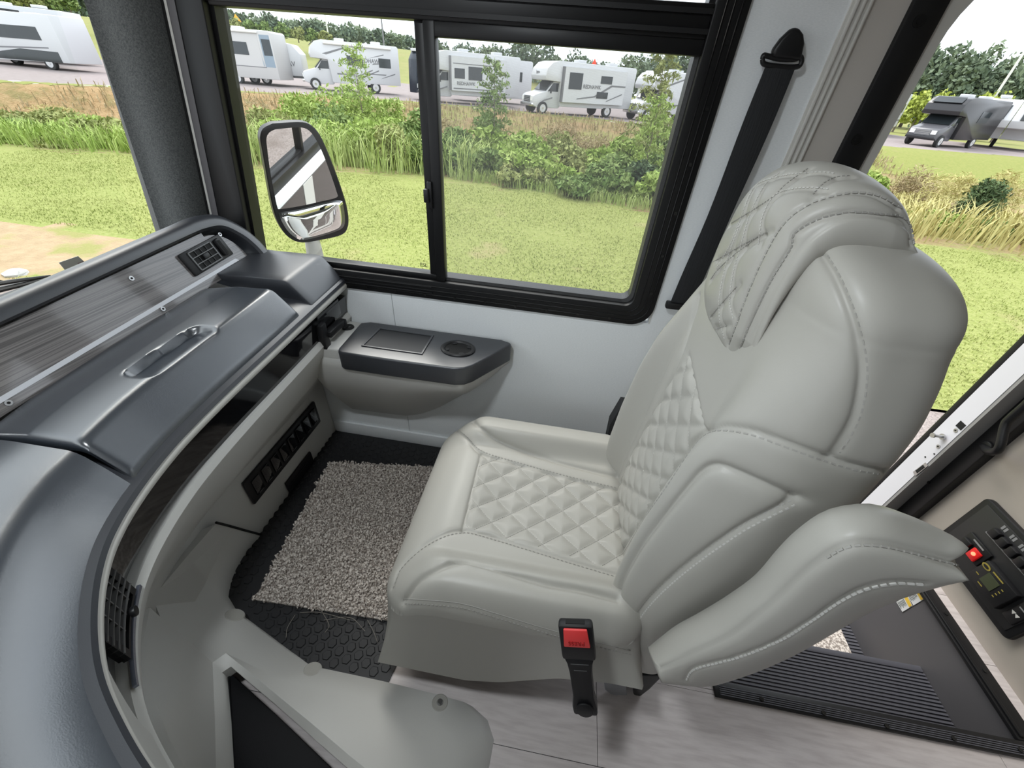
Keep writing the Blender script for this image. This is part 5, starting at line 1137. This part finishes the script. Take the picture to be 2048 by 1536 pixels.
# tall grass: uncountable blades
def blades(n, fx, fy, hr, wid, m, name, label, lean=.5):
    X_, Y_ = fx, fy; n = len(X_); Z_ = gz(X_, Y_); h = rng.uniform(*hr, n); a = rng.uniform(0, 6.28, n); l = h*rng.uniform(.15, lean, n); w2 = wid*rng.uniform(.7, 1.3, n); V = np.zeros((n, 5, 3)); px_, py_ = -np.sin(a)*w2, np.cos(a)*w2
    V[:, 0] = np.stack([X_-px_, Y_-py_, Z_-.02], 1); V[:, 1] = np.stack([X_+px_, Y_+py_, Z_-.02], 1); mx_, my_ = X_+np.cos(a)*l*.35, Y_+np.sin(a)*l*.35
    V[:, 2] = np.stack([mx_+px_*.8, my_+py_*.8, Z_+h*.68], 1); V[:, 3] = np.stack([mx_-px_*.8, my_-py_*.8, Z_+h*.68], 1); V[:, 4] = np.stack([X_+np.cos(a)*l, Y_+np.sin(a)*l, Z_+h*.92], 1)
    i = np.arange(n)*5; f = np.stack([i, i+1, i+2, i+3], 1).tolist()+np.stack([i+3, i+2, i+4], 1).tolist()
    return obj(name, V.reshape(-1, 3), f, m, None, label=label, cat='grass', kind='stuff')
n = 9000; X_ = rng.uniform(-11, -3.0, n); Y_ = y_bush(X_)+rng.gamma(1.6, 2.2, n)+.1; k_ = vnoise(X_, Y_, 1.6, 3)+rng.normal(0, .5, n) > .0; X_, Y_ = X_[k_], Y_[k_]; n = len(X_)
blades(n, X_, Y_, (.35, 1.35), .013, LM['blade'], 'reed_grass', 'tall arching reed grass along the ditch outside the slider pane', .8)
n = 5000; X_ = rng.uniform(-22, -11, n); Y_ = y_bush(X_)+rng.gamma(2, 1.2, n)
blades(n, X_, Y_, (.2, .8), .014, LM['light'], 'ditch_grass', 'rough grass along the ditch seen through the windshield', .7)
n = 3500; X_ = rng.uniform(-3.5, 6, n); Y_ = y_bush(X_)+rng.gamma(2, .5, n)
blades(n, X_, Y_, (.12, .42), .009, LM['blade'], 'ditch_grass', 'rough grass at the foot of the thicket outside the screened pane', .7)
n = 6000; X_ = rng.uniform(7, 24, n); Y_ = y_bush(X_)+rng.gamma(2, 2.4, n)
blades(n, X_, Y_, (.4, 1.1), .016, LM['straw'], 'dry_grass', 'dry straw grass in the ditch outside the doorway', .7)
n = 6000; X_ = rng.uniform(-30, 22, n); Y_ = y_edge(X_)-.8-rng.gamma(2.2, 2.2, n)
blades(n, X_, Y_, (.15, .5), .03, LM['brown'], 'dry_grass', 'dry brown weeds on the far bank below the parking lot', .7)
n = 110000; X_ = rng.uniform(-15, 11, n); Y_ = 3.8+8*rng.random(n)**1.1; k_ = (Y_ < y_bush(X_)) & ~sandp(X_, Y_) & (np.abs(X_) < Y_*1.75+1.5) & (vnoise(X_, Y_, 1.1, 5)+rng.normal(0, .3, n) > -.55); X_, Y_ = X_[k_], Y_[k_]
blades(len(X_), X_, Y_, (.015, .045), .006, leafmat('leaf_lawn', (.27, .31, .09), (.36, .38, .14), .9), 'lawn_grass', 'mown green lawn between the coach and the ditch', 2.0)

def tree(name, x, y, ztop, wid, kind, label, group, n=900, leaf=.8, zb=None):
    zb = float(gz(x, y)) if zb is None else zb; h = ztop-zb; t = thing(name, (x, y, zb), label, 'tree', group)
    C = crown_pts((x, y, zb+h*.58), (wid, wid*.8, h*.46), n, 11); v, f = leaves(C, leaf, n, .6); obj('crown', v, f, LM[kind], t)
    MB().tube([(x, y, zb), (x, y, zb+h*.5)], [.06*h*.35+.05, .05], 7).build('trunk', M_bark, t); return t
def dirD(px_, py_, D):
    w_ = RM @ _ray(px_, py_); hh = math.hypot(w_[0], w_[1]); return EYE+w_/hh*D
# forest edge far left behind the hill, centre and right
for k, px_ in enumerate(range(-40, 850, 24)):
    pyt = np.interp(px_, [-40, 200, 420, 480, 540, 620, 700, 760, 800, 850], [-70, -40, 22, 14, 30, 34, 52, 66, 62, 80])+rnd.uniform(-6, 8); p = dirD(px_, pyt, 122+8*(k % 3)); zb = float(gz(p[0], p[1]))-1
    tree('forest_tree', p[0], p[1], p[2], 3.6, 'forest' if k % 3 else 'forest2', 'leafy tree in the wood along the hill crest', 'trees along the hill crest', 800, .75, zb)
for k, (px_, pyb, pyt) in enumerate(((15, 18, -30), (38, 20, -30), (62, 21, -28), (90, 24, -28), (117, 28, -25), (145, 30, -20), (440, 66, 32), (472, 68, 38), (505, 65, 42), (533, 76, 42), (567, 82, 46), (598, 86, 55), (625, 87, 60), (650, 88, 62))):
    b = dirD(px_, pyb, 88); t_ = dirD(px_, pyt, 88); tree('hillside_tree', b[0], b[1], t_[2], 1.3, 'mid' if px_ % 2 else 'olive', ORD[k]+' young tree from the left in the row on the grassy hillside', 'young trees on the hillside', 420, .5, b[2])
for px_, pyt, wpx, D_, kd in ((880, 76, 60, 105, 'forest2'), (930, 84, 60, 110, 'forest2'), (975, 92, 60, 100, 'forest'), (1062, 62, 100, 92, 'forest2'), (1030, 80, 60, 95, 'forest2'), (1120, 92, 50, 100, 'forest'), (1165, 104, 60, 105, 'forest2'), (1215, 122, 60, 110, 'forest2'), (1265, 115, 70, 105, 'forest'), (1320, 110, 80, 100, 'forest2'), (1385, 88, 70, 95, 'forest2'), (1450, 110, 90, 95, 'forest'))+tuple((q_, 104+(q_ % 7)*3, 75, 114, 'forest2' if q_ % 2 else 'forest') for q_ in range(865, 1480, 43)):
    t_ = dirD(px_, pyt, D_); tree('lot_tree', t_[0], t_[1], t_[2], wpx*.5*D_/785*1.05, kd, 'dark leafy tree beyond the parked motorhomes' if px_ != 1062 else 'large round dark tree standing above the parked motorhomes', 'trees beyond the motorhomes' if px_ != 1062 else None, 1800 if wpx > 90 else 1100, .7, -1)
for k, px_ in enumerate(range(1700, 2120, 28)):
    pyt = np.interp(px_, [1700, 1790, 1850, 1900, 1960, 2010, 2050, 2120], [100, 100, 92, 78, 92, 96, 100, 110])+rnd.uniform(-5, 8); t_ = dirD(px_, pyt, 100+8*(k % 2)); tree('wood_tree', t_[0], t_[1], t_[2], 3.6, 'forest' if k % 2 else 'forest2', ORD[k]+' tall leafy tree from the left in the wood beyond the doorway', 'trees of the wood beyond the doorway', 1300, .75, -1.5)
for k, (px_, pyt) in enumerate(((1830, 182), (1868, 176), (1905, 168), (1965, 190), (2005, 182), (2040, 200))):
    t_ = dirD(px_, pyt, 82); tree('lime_tree', t_[0], t_[1], t_[2], 1.9, 'lime', ORD[k]+' small yellow-green tree from the left before the wood beyond the doorway', 'yellow-green trees beyond the doorway', 600, .5, -1.2)

# ================================================================ vehicles on the lot
M_rvw = mat('motorhome_white', (.55, .555, .57), .3); M_rvg = mat('motorhome_grey', (.16, .16, .17), .35); M_rvglass = mat('motorhome_glass', (.02, .025, .028), .08); M_tyre = mat('tyre', (.025, .025, .025), .8)
M_rim = mat('wheel_rim', (.55, .55, .56), .3, metal=.5); M_chrome = mat('chrome', (.6, .6, .6), .15, metal=.9); M_lampw = mat('headlamp', (.75, .75, .75), .1); M_rvb = mat('motorhome_black', (.022, .022, .025), .25); M_lt = mat('amber_lamp', (.6, .12, .03), .3)
AL = math.radians(32)
def lot_hit(px_, py_):
    """where the line of sight meets the parking lot"""
    w_ = RM @ _ray(px_, py_); w_ = w_/math.hypot(w_[0], w_[1])
    for D_ in np.arange(30, 110, .25):
        p = EYE+w_*D_
        if p[1] > y_edge(p[0]) and p[2] <= gz(p[0], p[1]): return p
    return EYE+w_*60
SCL = 1.15
def Frame(O, f):
    f = _n(np.array([f[0], f[1], 0.])); s = np.array([-f[1], f[0], 0.]); O = np.array(O, float); return lambda u, v, z: O+(f*u+s*v+np.array([0, 0, z]))*SCL
def rvprism(P, poly, v0, v1): a = [P(u_, v0, z) for u_, z in poly]; return MB().prism(a, P(0, v1, 0)-P(0, v0, 0))
def wheel(P, t, u_, v, r=.40, rim=M_rim):
    ax = P(0, 1, 0)-P(0, 0, 0); c = P(u_, v, r/1.0); w_ = MB().tube([c-ax*.13, c-ax*.10, c+ax*.10, c+ax*.13], [r*.93*SCL, r*SCL, r*SCL, r*.93*SCL], 18).build('wheel', M_tyre, t, smooth=40)
    sg = 1 if v > 0 else -1; MB().disc(c+ax*.125*sg, ax*sg, r*.70, .012, 16).build('wheel_rim', rim, w_); MB().disc(c+ax*.14*sg, ax*sg, r*.22, .012, 10).build('hub_cap', MATS['chrome'], w_)
def plate(P, t, nm, poly, v, th, m_): return rvprism(P, poly, v, v+th).build(nm, m_, t)
def wnd(P, t, u0, u1, z0, z1, v, th=.02, m_=None): return plate(P, t, 'side_window', [(u0, z0), (u1, z0), (u1, z1), (u0, z1)], v, th if v > 0 else -th, m_ or M_rvglass)
def classc(name, wheelpx, label, L=7.8, body=M_rvw, cabm=M_rvw, wins=(), stripes=(), slide=None, txt=None, captxt=None, awning=False, head=AL, hood_txt=None, capglass=False, zl=None, wheels='rear'):
    """cab-over motorhome; wheelpx = photo position of the near front wheel's contact with the ground"""
    w0 = lot_hit(*wheelpx)
    f = np.array([-math.cos(head), -math.sin(head)]); s = np.array([-f[1], f[0]]); uw = (L-.85)*SCL; O = np.array([w0[0]-f[0]*uw-s[0]*1.0*SCL, w0[1]-f[1]*uw-s[1]*1.0*SCL, w0[2]]); P = Frame(O, f)
    t = thing(name, P(L/2, 0, 0), label, 'motorhome')
    k = L-7.8
    coach = [(0, .62), (0, 3.05), (.12, 3.18), (6.0+k, 3.18), (6.5+k, 3.06), (6.88+k, 2.72), (7.0+k, 2.3), (6.92+k, 2.06), (5.75+k, 2.0), (5.6+k, .55), (2.5, .55), (2.5, .62)]
    rvprism(P, coach, -1.22, 1.22).build('coach_body', body, t, bevel=.05)
    cab = [(5.5+k, .5), (5.5+k, 2.02), (6.15+k, 2.0), (6.72+k, 1.42), (7.55+k, 1.2), (7.72+k, 1.08), (7.75+k, .55), (7.4+k, .42), (5.6+k, .42)]
    rvprism(P, cab, -.98, .98).build('cab', cabm, t, bevel=.05)
    g = [P(6.17+k, -.86, 2.0), P(6.17+k, .86, 2.0), P(6.735+k, .92, 1.44), P(6.735+k, -.92, 1.44)]; MB().prism(g, P(.04, 0, .04)-P(0, 0, 0)).build('windshield', M_rvglass, t)
    plate(P, t, 'cab_window', [(5.75+k, 1.42), (6.60+k, 1.42), (6.2+k, 1.92), (5.75+k, 1.92)], .975, .02, M_rvglass)
    gr = MB().prism([P(7.755+k, -.52, .72), P(7.755+k, .52, .72), P(7.72+k, .52, 1.08), P(7.72+k, -.52, 1.08)], P(.03, 0, 0)-P(0, 0, 0)).build('grille', M_rvglass if cabm is M_rvw else M_rvg, t)
    for z_ in (.80, .90, 1.0): MB().obox(P(7.79+k, 0, z_), P(.012, 0, 0)-P(0, 0, 0), P(0, .5, 0)-P(0, 0, 0), (0, 0, .018)).build('grille_bar', MATS['chrome'], gr)
    for v in (-.72, .72): MB().obox(P(7.75+k, v, .93), P(.03, 0, 0)-P(0, 0, 0), P(0, .17, 0)-P(0, 0, 0), (0, 0, .15)).build('headlight', M_lampw, t)
    MB().obox(P(7.78+k, 0, .58), P(.08, 0, 0)-P(0, 0, 0), P(0, .98, 0)-P(0, 0, 0), (0, 0, .10)).build('bumper', MATS['chrome'] if cabm is M_rvw else M_rvb, t, bevel=.02)
    for v in (-1.06, 1.06): MB().obox(P(6.45+k, v*1.12, 1.45), P(.04, 0, 0)-P(0, 0, 0), P(0, .06, 0)-P(0, 0, 0), (0, 0, .16)).build('wing_mirror', M_rvb, t)
    for v in (-.98, .98): wheel(P, t, L-.85, v); wheel(P, t, 2.1, v*1.08)
    for u_, m_ in ((1.6, M_rvw), (4.4, M_rvw)): MB().obox(P(u_, 0, 3.27), P(.35, 0, 0)-P(0, 0, 0), P(0, .35, 0)-P(0, 0, 0), (0, 0, .13)).build('roof_unit', m_, t, bevel=.04)
    vv = 1.22
    if slide:
        u0, u1, z0, z1 = slide; plate(P, t, 'slide_out', [(u0, z0), (u1, z0), (u1, z1), (u0, z1)], 1.2, .28, body); vs_ = 1.485
        plate(P, t, 'slide_edge', [(u1-.02, z0), (u1+.09, z0), (u1+.09, z1), (u1-.02, z1)], 1.2, .283, M_rvg)
    for u0, u1, z0, z1 in wins: wnd(P, t, u0, u1, z0, z1, (1.485 if slide and slide[0] < u0 < slide[1] else vv))
    for poly in stripes: plate(P, t, 'stripe', poly, (1.485 if slide and slide[0] < poly[0][0] < slide[1] else vv), .006, M_rvg)
    if txt:
        u_, z_, sz, tx = txt; text('lettering', tx, sz, P(u_, (1.492 if slide and slide[0] < u_ < slide[1] else vv+.008), z_), -(P(1, 0, 0)-P(0, 0, 0)), (0, 0, 1), M_rvg, t, True)
    if captxt: text('lettering', captxt, .30, P(6.99+k, -.1, 2.5), P(0, 1, 0)-P(0, 0, 0), (-.1, 0, 1), M_rvg, t, True)
    if capglass: MB().prism([P(6.90+k, -.95, 2.78), P(6.90+k, .95, 2.78), P(6.45+k, .9, 3.12), P(6.45+k, -.9, 3.12)], P(.05, 0, .03)-P(0, 0, 0)).build('cap_window', M_rvglass, t)
    if awning: MB().tube([P(.6, 1.29, 2.98), P(5.9+k, 1.29, 2.98)], .075, 8).build('awning', M_trim, t)
    return t, P
sw_ = lambda u0, z0, u1, z1, w_=.10: [(u0, z0), (u1, z1), (u1-.25, z1+w_), (u0-.1, z0+w_)]
swooshes = [sw_(1.2, 1.25, 2.9, 1.25, .07), sw_(2.2, 1.9, 1.2, 2.0, .08), [(3.4, 1.05), (2.2, 1.5), (2.2, 1.58), (3.6, 1.05)], [(2.9, 1.05), (1.7, 1.5), (1.7, 1.58), (3.1, 1.05)], [(5.6, 2.3), (4.2, 2.75), (4.2, 2.85), (5.9, 2.35)], [(5.0, 1.1), (3.6, 1.12), (3.6, 1.2), (5.0, 1.2)], [(1.6, 1.0), (.4, 1.35), (.4, 1.43), (1.4, 1.1)], [(2.4, 2.3), (1.2, 2.55), (1.2, 2.62), (2.1, 2.36)]]
classc('motorhome', (634, 180), 'white cab-over motorhome with awning and two side windows behind the feathery sapling', 7.6, wins=((.7, 1.65, 1.75, 2.35), (2.9, 4.1, 1.75, 2.35)), stripes=swooshes, txt=(2.28, 2.12, .42, 'REDHAWK'), awning=True, capglass=True)
classc('motorhome', (868, 205), 'white motorhome with open slide-out left of the bushy sapling', 7.9, wins=((3.3, 4.4, 1.55, 2.35), (4.7, 5.5, 1.6, 2.2)), stripes=[[(6.0, 1.0), (6.9, .75), (6.9, .82), (6.0, 1.1)], [(2.5, 2.45), (5.6, 2.45), (5.6, 2.5), (2.5, 2.5)], [(1.5, .95), (5.6, .95), (5.6, 1.02), (1.5, 1.02)]], slide=(1.3, 5.75, .85, 2.9), txt=(4.6, 1.3, .34, 'REDHAWK'))
classc('motorhome', (1083, 229), 'white cab-over motorhome with chrome grille and full slide-out in the window centre', 8.6, wins=((4.9, 6.0, 1.65, 2.6), (2.3, 3.3, 2.1, 2.55), (2.5, 3.5, 1.2, 1.6)), stripes=[[(5.2, 1.05), (3.6, 1.25), (2.2, 1.95), (1.0, 1.95), (1.0, 2.05), (2.3, 2.05), (3.7, 1.33), (5.2, 1.12)], [(2.6, 1.0), (1.2, 1.5), (1.2, 1.58), (2.5, 1.1)], [(7.1, 1.0), (7.9, .8), (7.9, .87), (7.1, 1.1)]], slide=(1.0, 6.4, .85, 2.9), txt=(4.0, 1.85, .36, 'REDHAWK'), captxt='Jayco')
classc('motorhome', (1290, 243), 'white motorhome facing the window behind the leafy sapling at the rear edge', 7.8, wins=((2.5, 4.2, 1.6, 2.4),), stripes=swooshes, captxt=None)
t_, Pb = classc('motorhome', (1870, 295), 'black and grey motorhome parked across the lot outside the doorway', 7.6, body=M_rvb, cabm=mat('motorhome_slate', (.10, .10, .11), .25), wins=((2.2, 3.6, 1.7, 2.4),), stripes=[], capglass=True, zl=-.95)
# generic boxy coaches and trailers
def boxrv(name, px_, py_, L, Hh, label, head, front=None, body=M_rvw, wins=(), bands=(), wheels=(), txt=None, z0=.45, Wd=1.22, zl=None, cat='motorhome', side=1, D=None):
    o = lot_hit(px_, py_)
    if D: o = dirD(px_, py_, D)
    o[2] = float(gz(o[0], o[1])) if zl is None else zl
    f = np.array([-math.cos(head), -math.sin(head)]); s = np.array([-f[1], f[0]]); P = Frame((o[0]-s[0]*Wd*side*SCL, o[1]-s[1]*Wd*side*SCL, o[2]), f); t = thing(name, P(0, 0, 0), label, cat)
    prof = front or [(0, z0), (0, Hh-.1), (.12, Hh), (L-.5, Hh), (L-.1, Hh-.5), (L, z0+.9), (L, z0)]
    rvprism(P, prof, -Wd, Wd).build('coach_body', body, t, bevel=.05)
    for a in wins: wnd(P, t, *a, Wd*side)
    for poly, m_ in bands: plate(P, t, 'stripe', poly, Wd*side, .006*side, m_)
    for u_ in wheels: wheel(P, t, u_, (Wd-.14)*side, .38)
    for u_ in (L*.3, L*.65): MB().obox(P(u_, 0, Hh+.08), P(.35, 0, 0)-P(0, 0, 0), P(0, .35, 0)-P(0, 0, 0), (0, 0, .1)).build('roof_unit', M_rvw, t, bevel=.04)
    if txt: text('lettering', txt[3], txt[2], P(txt[0], (Wd+.01)*side, txt[1]), -(P(1, 0, 0)-P(0, 0, 0)), (0, 0, 1), M_rvg, t, True)
    return t, P
M_pb = mat('motorhome_bluegrey', (.22, .28, .34), .35); M_pb2 = mat('motorhome_paleblue', (.30, .35, .40), .35); M_cream = mat('motorhome_cream', (.50, .49, .485), .35)
t_, P = boxrv('motorhome', 564, 175, 9.6, 3.35, 'cream class A motorhome with pale blue swirls beside the front window jamb', math.radians(8), body=M_cream, wins=((.12, .75, 1.9, 2.85), (1.9, 3.5, 1.85, 2.6), (5.2, 6.9, 1.85, 2.6)), bands=[([(4.6, 1.25), (8.5, 1.0), (8.5, 1.35), (4.6, 1.6)], M_pb2), ([(.9, 1.25), (3.2, 1.2), (3.2, 1.55), (1.0, 1.8)], M_pb2), ([(3.9, 1.1), (4.6, 1.1), (4.6, 3.1), (3.9, 3.1)], M_pb2), ([(.1, 1.2), (.85, 1.2), (.85, 3.1), (.1, 3.1)], M_pb), ([(.8, 1.15), (3.9, 1.15), (3.9, 1.2), (.8, 1.2)], M_rvg)], wheels=(3.3,))
plate(P, t_, 'slide_out', [(1.0, 1.2), (3.85, 1.2), (3.85, 3.05), (1.0, 3.05)], 1.22, .012, M_cream)
wnd(P, t_, 1.9, 3.4, 1.9, 2.6, 1.235); MB().tube([P(.9, 1.28, 3.2), P(9, 1.28, 3.2)], .07, 8).build('awning', M_trim, t_)
t_, P = boxrv('travel_trailer', 612, 170, 6, 2.9, 'white travel trailer nose between two motorhomes', math.radians(20), front=[(0, .6), (0, 2.2), (.5, 2.75), (1.6, 2.9), (6, 2.9), (6, .6)], txt=(.95, 1.5, .5, 'MAV'), bands=[([(0, .6), (6, .6), (6, .75), (0, .75)], M_rvb)], wheels=(3, 3.9), D=52)
vanp = [(0, .4), (0, 2.4), (.3, 2.72), (3.9, 2.72), (4.4, 2.5), (5.1, 1.35), (5.85, 1.1), (5.95, .5), (5.9, .35)]
t_, P = boxrv('camper_van', 150, 145, 7.0, 2.75, 'white camper van with dark lower panel left of the window pillar', math.radians(5), front=[(0, .45), (0, 2.85), (4.6, 2.85), (5.0, 2.75), (5.0, 2.2), (5.9, 1.35), (6.8, 1.05), (6.95, .5), (6.9, .35)], wins=((1.2, 4.6, 1.55, 2.2), (5.05, 5.75, 1.4, 2.0)), bands=[([(.5, .45), (5.0, .45), (5.0, .75), (3.0, 1.05), (.5, 1.0)], M_rvglass), ([(1, 1.15), (4.8, 1.0), (4.8, 1.08), (1, 1.22)], M_rvg)], wheels=(6.05, 1.5))
t_, P = boxrv('camper_van', 72, 133, 7, 2.9, 'blue-grey off-road camper van at the left edge of the windshield', math.radians(10), front=[(0, .45), (0, 1.4), (.3, 2.4), (.7, 2.8), (7, 2.8), (7, .45)], body=mat('van_bluegrey', (.17, .215, .25), .35), wins=((1.4, 2.5, 1.8, 2.2),), bands=[([(0, .45), (7, .45), (7, .95), (0, .95)], M_rvg)], wheels=(1.2,))
MB().obox(P(2.2, 0, 2.92), P(1.2, 0, 0)-P(0, 0, 0), P(0, .8, 0)-P(0, 0, 0), (0, 0, .08)).build('roof_rack', M_rvb, t_); MB().obox(P(.05, 1.05, 1.25), P(.05, 0, 0)-P(0, 0, 0), P(0, .1, 0)-P(0, 0, 0), (0, 0, .25)).build('tail_lamp', M_lt, t_)
boxrv('motorhome', 165, 120, 6.4, 3.4, 'white cab-over motorhome roof behind the camper van', math.radians(20), front=[(0, .6), (0, 3.3), (4.6, 3.4), (5.6, 3.2), (6.3, 2.5), (6.2, 2.2), (5, 2.1), (5, .6)], D=62)
boxrv('motorhome', 868, 204, 2.0, 3.0, 'dark blue vehicle partly hidden by the window mullion', math.radians(70), body=mat('vehicle_blue', (.012, .018, .03), .25), D=47, Wd=.4)
boxrv('motorhome', 1060, 215, 7, 3.2, 'white motorhome mostly hidden behind the bushy sapling', AL, D=52, wins=((1.0, 2.2, 1.7, 2.4), (3.2, 4.2, 1.7, 2.4)))
boxrv('motorhome', 1440, 240, 8, 3.3, 'white motorhome hidden behind the rear window jamb', AL, D=54)
for px_, py_, lb_ in ((1790, 255, 'white trailer front beside the door jamb across the lot'), (2000, 272, 'white fifth wheel trailer with dark front window across the lot'), (2075, 280, 'white trailer at the photo edge across the lot')):
    t_, P = boxrv('fifth_wheel', px_, py_, 7, 3.5, lb_, math.radians(52), front=[(0, .7), (0, 3.4), (5, 3.4), (6.4, 3.0), (7.0, 2.0), (6.9, 1.5), (5.2, 1.4), (5.1, .7)], D=72, wins=((1, 1.9, 1.9, 2.6), (3.2, 4, 1.7, 2.4)), bands=[([(0, 1.2), (5, 1.2), (5, 1.35), (0, 1.35)], M_rvg)], cat='trailer', wheels=(1.8, 2.7))
    MB().prism([P(6.47, -.8, 2.98), P(6.47, .8, 2.98), P(7.02, .75, 2.05), P(7.02, -.75, 2.05)], P(.05, 0, .02)-P(0, 0, 0)).build('cap_window', M_rvglass, t_)
# poles, flag and road sign
for px_, pyb, pyt, D_, lb_ in ((655, 60, -20, 110, 'tall pale lamp pole before the wood on the hill'), (768, 90, 34, 90, 'dark lamp pole behind the white motorhome'), (1985, 200, -40, 82, 'tall pale lamp pole outside the doorway')):
    b = dirD(px_, pyb, D_); t_ = thing('lamp_pole', b, lb_, 'lamp pole'); MB().tube([b-np.array([0, 0, 1.5]), b+np.array([0, 0, 9.5])], [.14, .09], 8).build('pole', M_trim if D_ != 90 else M_rvg, t_); MB().box(b[0]-.5, b[0]+.5, b[1]-.1, b[1]+.1, b[2]+9.4, b[2]+9.6).build('lamp_head', M_rvg, t_)
c = dirD(1188, 131, 56); t_ = thing('flag', c-np.array([0, 0, 1.0]), 'small bright red pennant flag above the centre motorhome', 'flag'); MB().prism([c+np.array(p) for p in ((-.5, 0, -.3), (.0, 0, .6), (.28, 0, .1), (.2, 0, -.5), (-.1, 0, -.5))], (0, .02, 0)).build('pennant', mat('flag_red', (.85, .08, .03), .6), t_); MB().tube([c+np.array([.25, 0, -1.6]), c+np.array([.25, 0, .6])], .02, 6).build('flag_staff', M_rvg, t_)
c = dirD(474, 43, 100); t_ = thing('road_sign', c-np.array([0, 0, 2.5]), 'orange diamond road sign on the hillside', 'sign'); MB().prism([c+np.array(p) for p in ((-.75, 0, 0), (0, 0, .95), (.75, 0, 0), (0, 0, -.95))], (0, .05, 0)).build('sign_board', mat('sign_orange', (.85, .40, .03), .5), t_); MB().tube([c+np.array([0, .06, .3]), c+np.array([0, .06, -2.6])], .06, 6).build('sign_post', M_rvg, t_)

# ================================================================ door mirror outside the slider pane
mr = thing('door_mirror', at(630, 500, y=1.62), 'tall black door mirror with convex lower glass outside the side window', 'mirror')
MC = at(605, 365, y=1.66); mn = _n(np.array([.74, -.66, -.15]))        # faces the driver
def onm(px_, py_, off=0): w_ = RM @ _ray(px_, py_); return EYE+w_*(((MC-EYE)@mn)/(w_@mn))+mn*off
outl = [(545, 247), (595, 244), (618, 248), (636, 264), (652, 295), (668, 335), (684, 380), (694, 415), (697, 445), (690, 465), (670, 474), (640, 480), (610, 485), (590, 482), (572, 470), (558, 450), (548, 425), (540, 390), (532, 345), (524, 300), (520, 275), (526, 257)]
inn = [(549, 258), (590, 254), (612, 257), (627, 272), (642, 300), (657, 338), (672, 382), (672, 394), (640, 402), (600, 411), (560, 417), (554, 413), (549, 392), (540, 345), (534, 300), (532, 276), (538, 264)]
low = [(556, 424), (600, 417), (650, 404), (680, 400), (686, 412), (689, 440), (684, 455), (665, 464), (635, 473), (605, 479), (590, 474), (574, 460), (562, 440)]
outl = [tuple(q[:2]) for q in smoothpath([(a, b, 0) for a, b in outl+[outl[0]]], 3)[:-1]]; inn = [tuple(q[:2]) for q in smoothpath([(a, b, 0) for a, b in inn+[inn[0]]], 3)[:-1]]; low = [tuple(q[:2]) for q in smoothpath([(a, b, 0) for a, b in low+[low[0]]], 3)[:-1]]
oo = np.array([onm(*p) for p in outl]); back = oo-mn*.07+ (oo.mean(0)-oo)*.22
MB().loft([oo+(oo.mean(0)-oo)*.03+mn*.004, oo, oo-mn*.03, back], cap=True).build('mirror_housing', M_blackp, mr, smooth=40)
M_mirror = mat('mirror_glass', (.92, .93, .93), .01, metal=1.0)
MB().add([onm(*p, .0055) for p in inn], [tuple(range(len(inn)))]).build('flat_glass', M_mirror, mr, fix=False)
lowp = np.array([onm(*p, .0055) for p in low]); lc = lowp.mean(0)
secs = [lc+(lowp-lc)*s+mn*.012*(1-s*s) for s in (1, .8, .6, .4, .2)]
MB().loft(secs, cap=True).build('convex_glass', M_mirror, mr, smooth=True)
MB().tube([onm(628, 478, -.03), onm(632, 500, -.03), onm(640, 540, -.03), np.array([-.95, W+T+.012, .74])], [.030, .036, .045, .06], 10).build('mirror_arm', M_gray, mr, smooth=40)
MB().disc((-.95, W+T+.012, .74), (0, 1, 0), .075, .02, 16).build('mirror_foot', M_gray, mr)
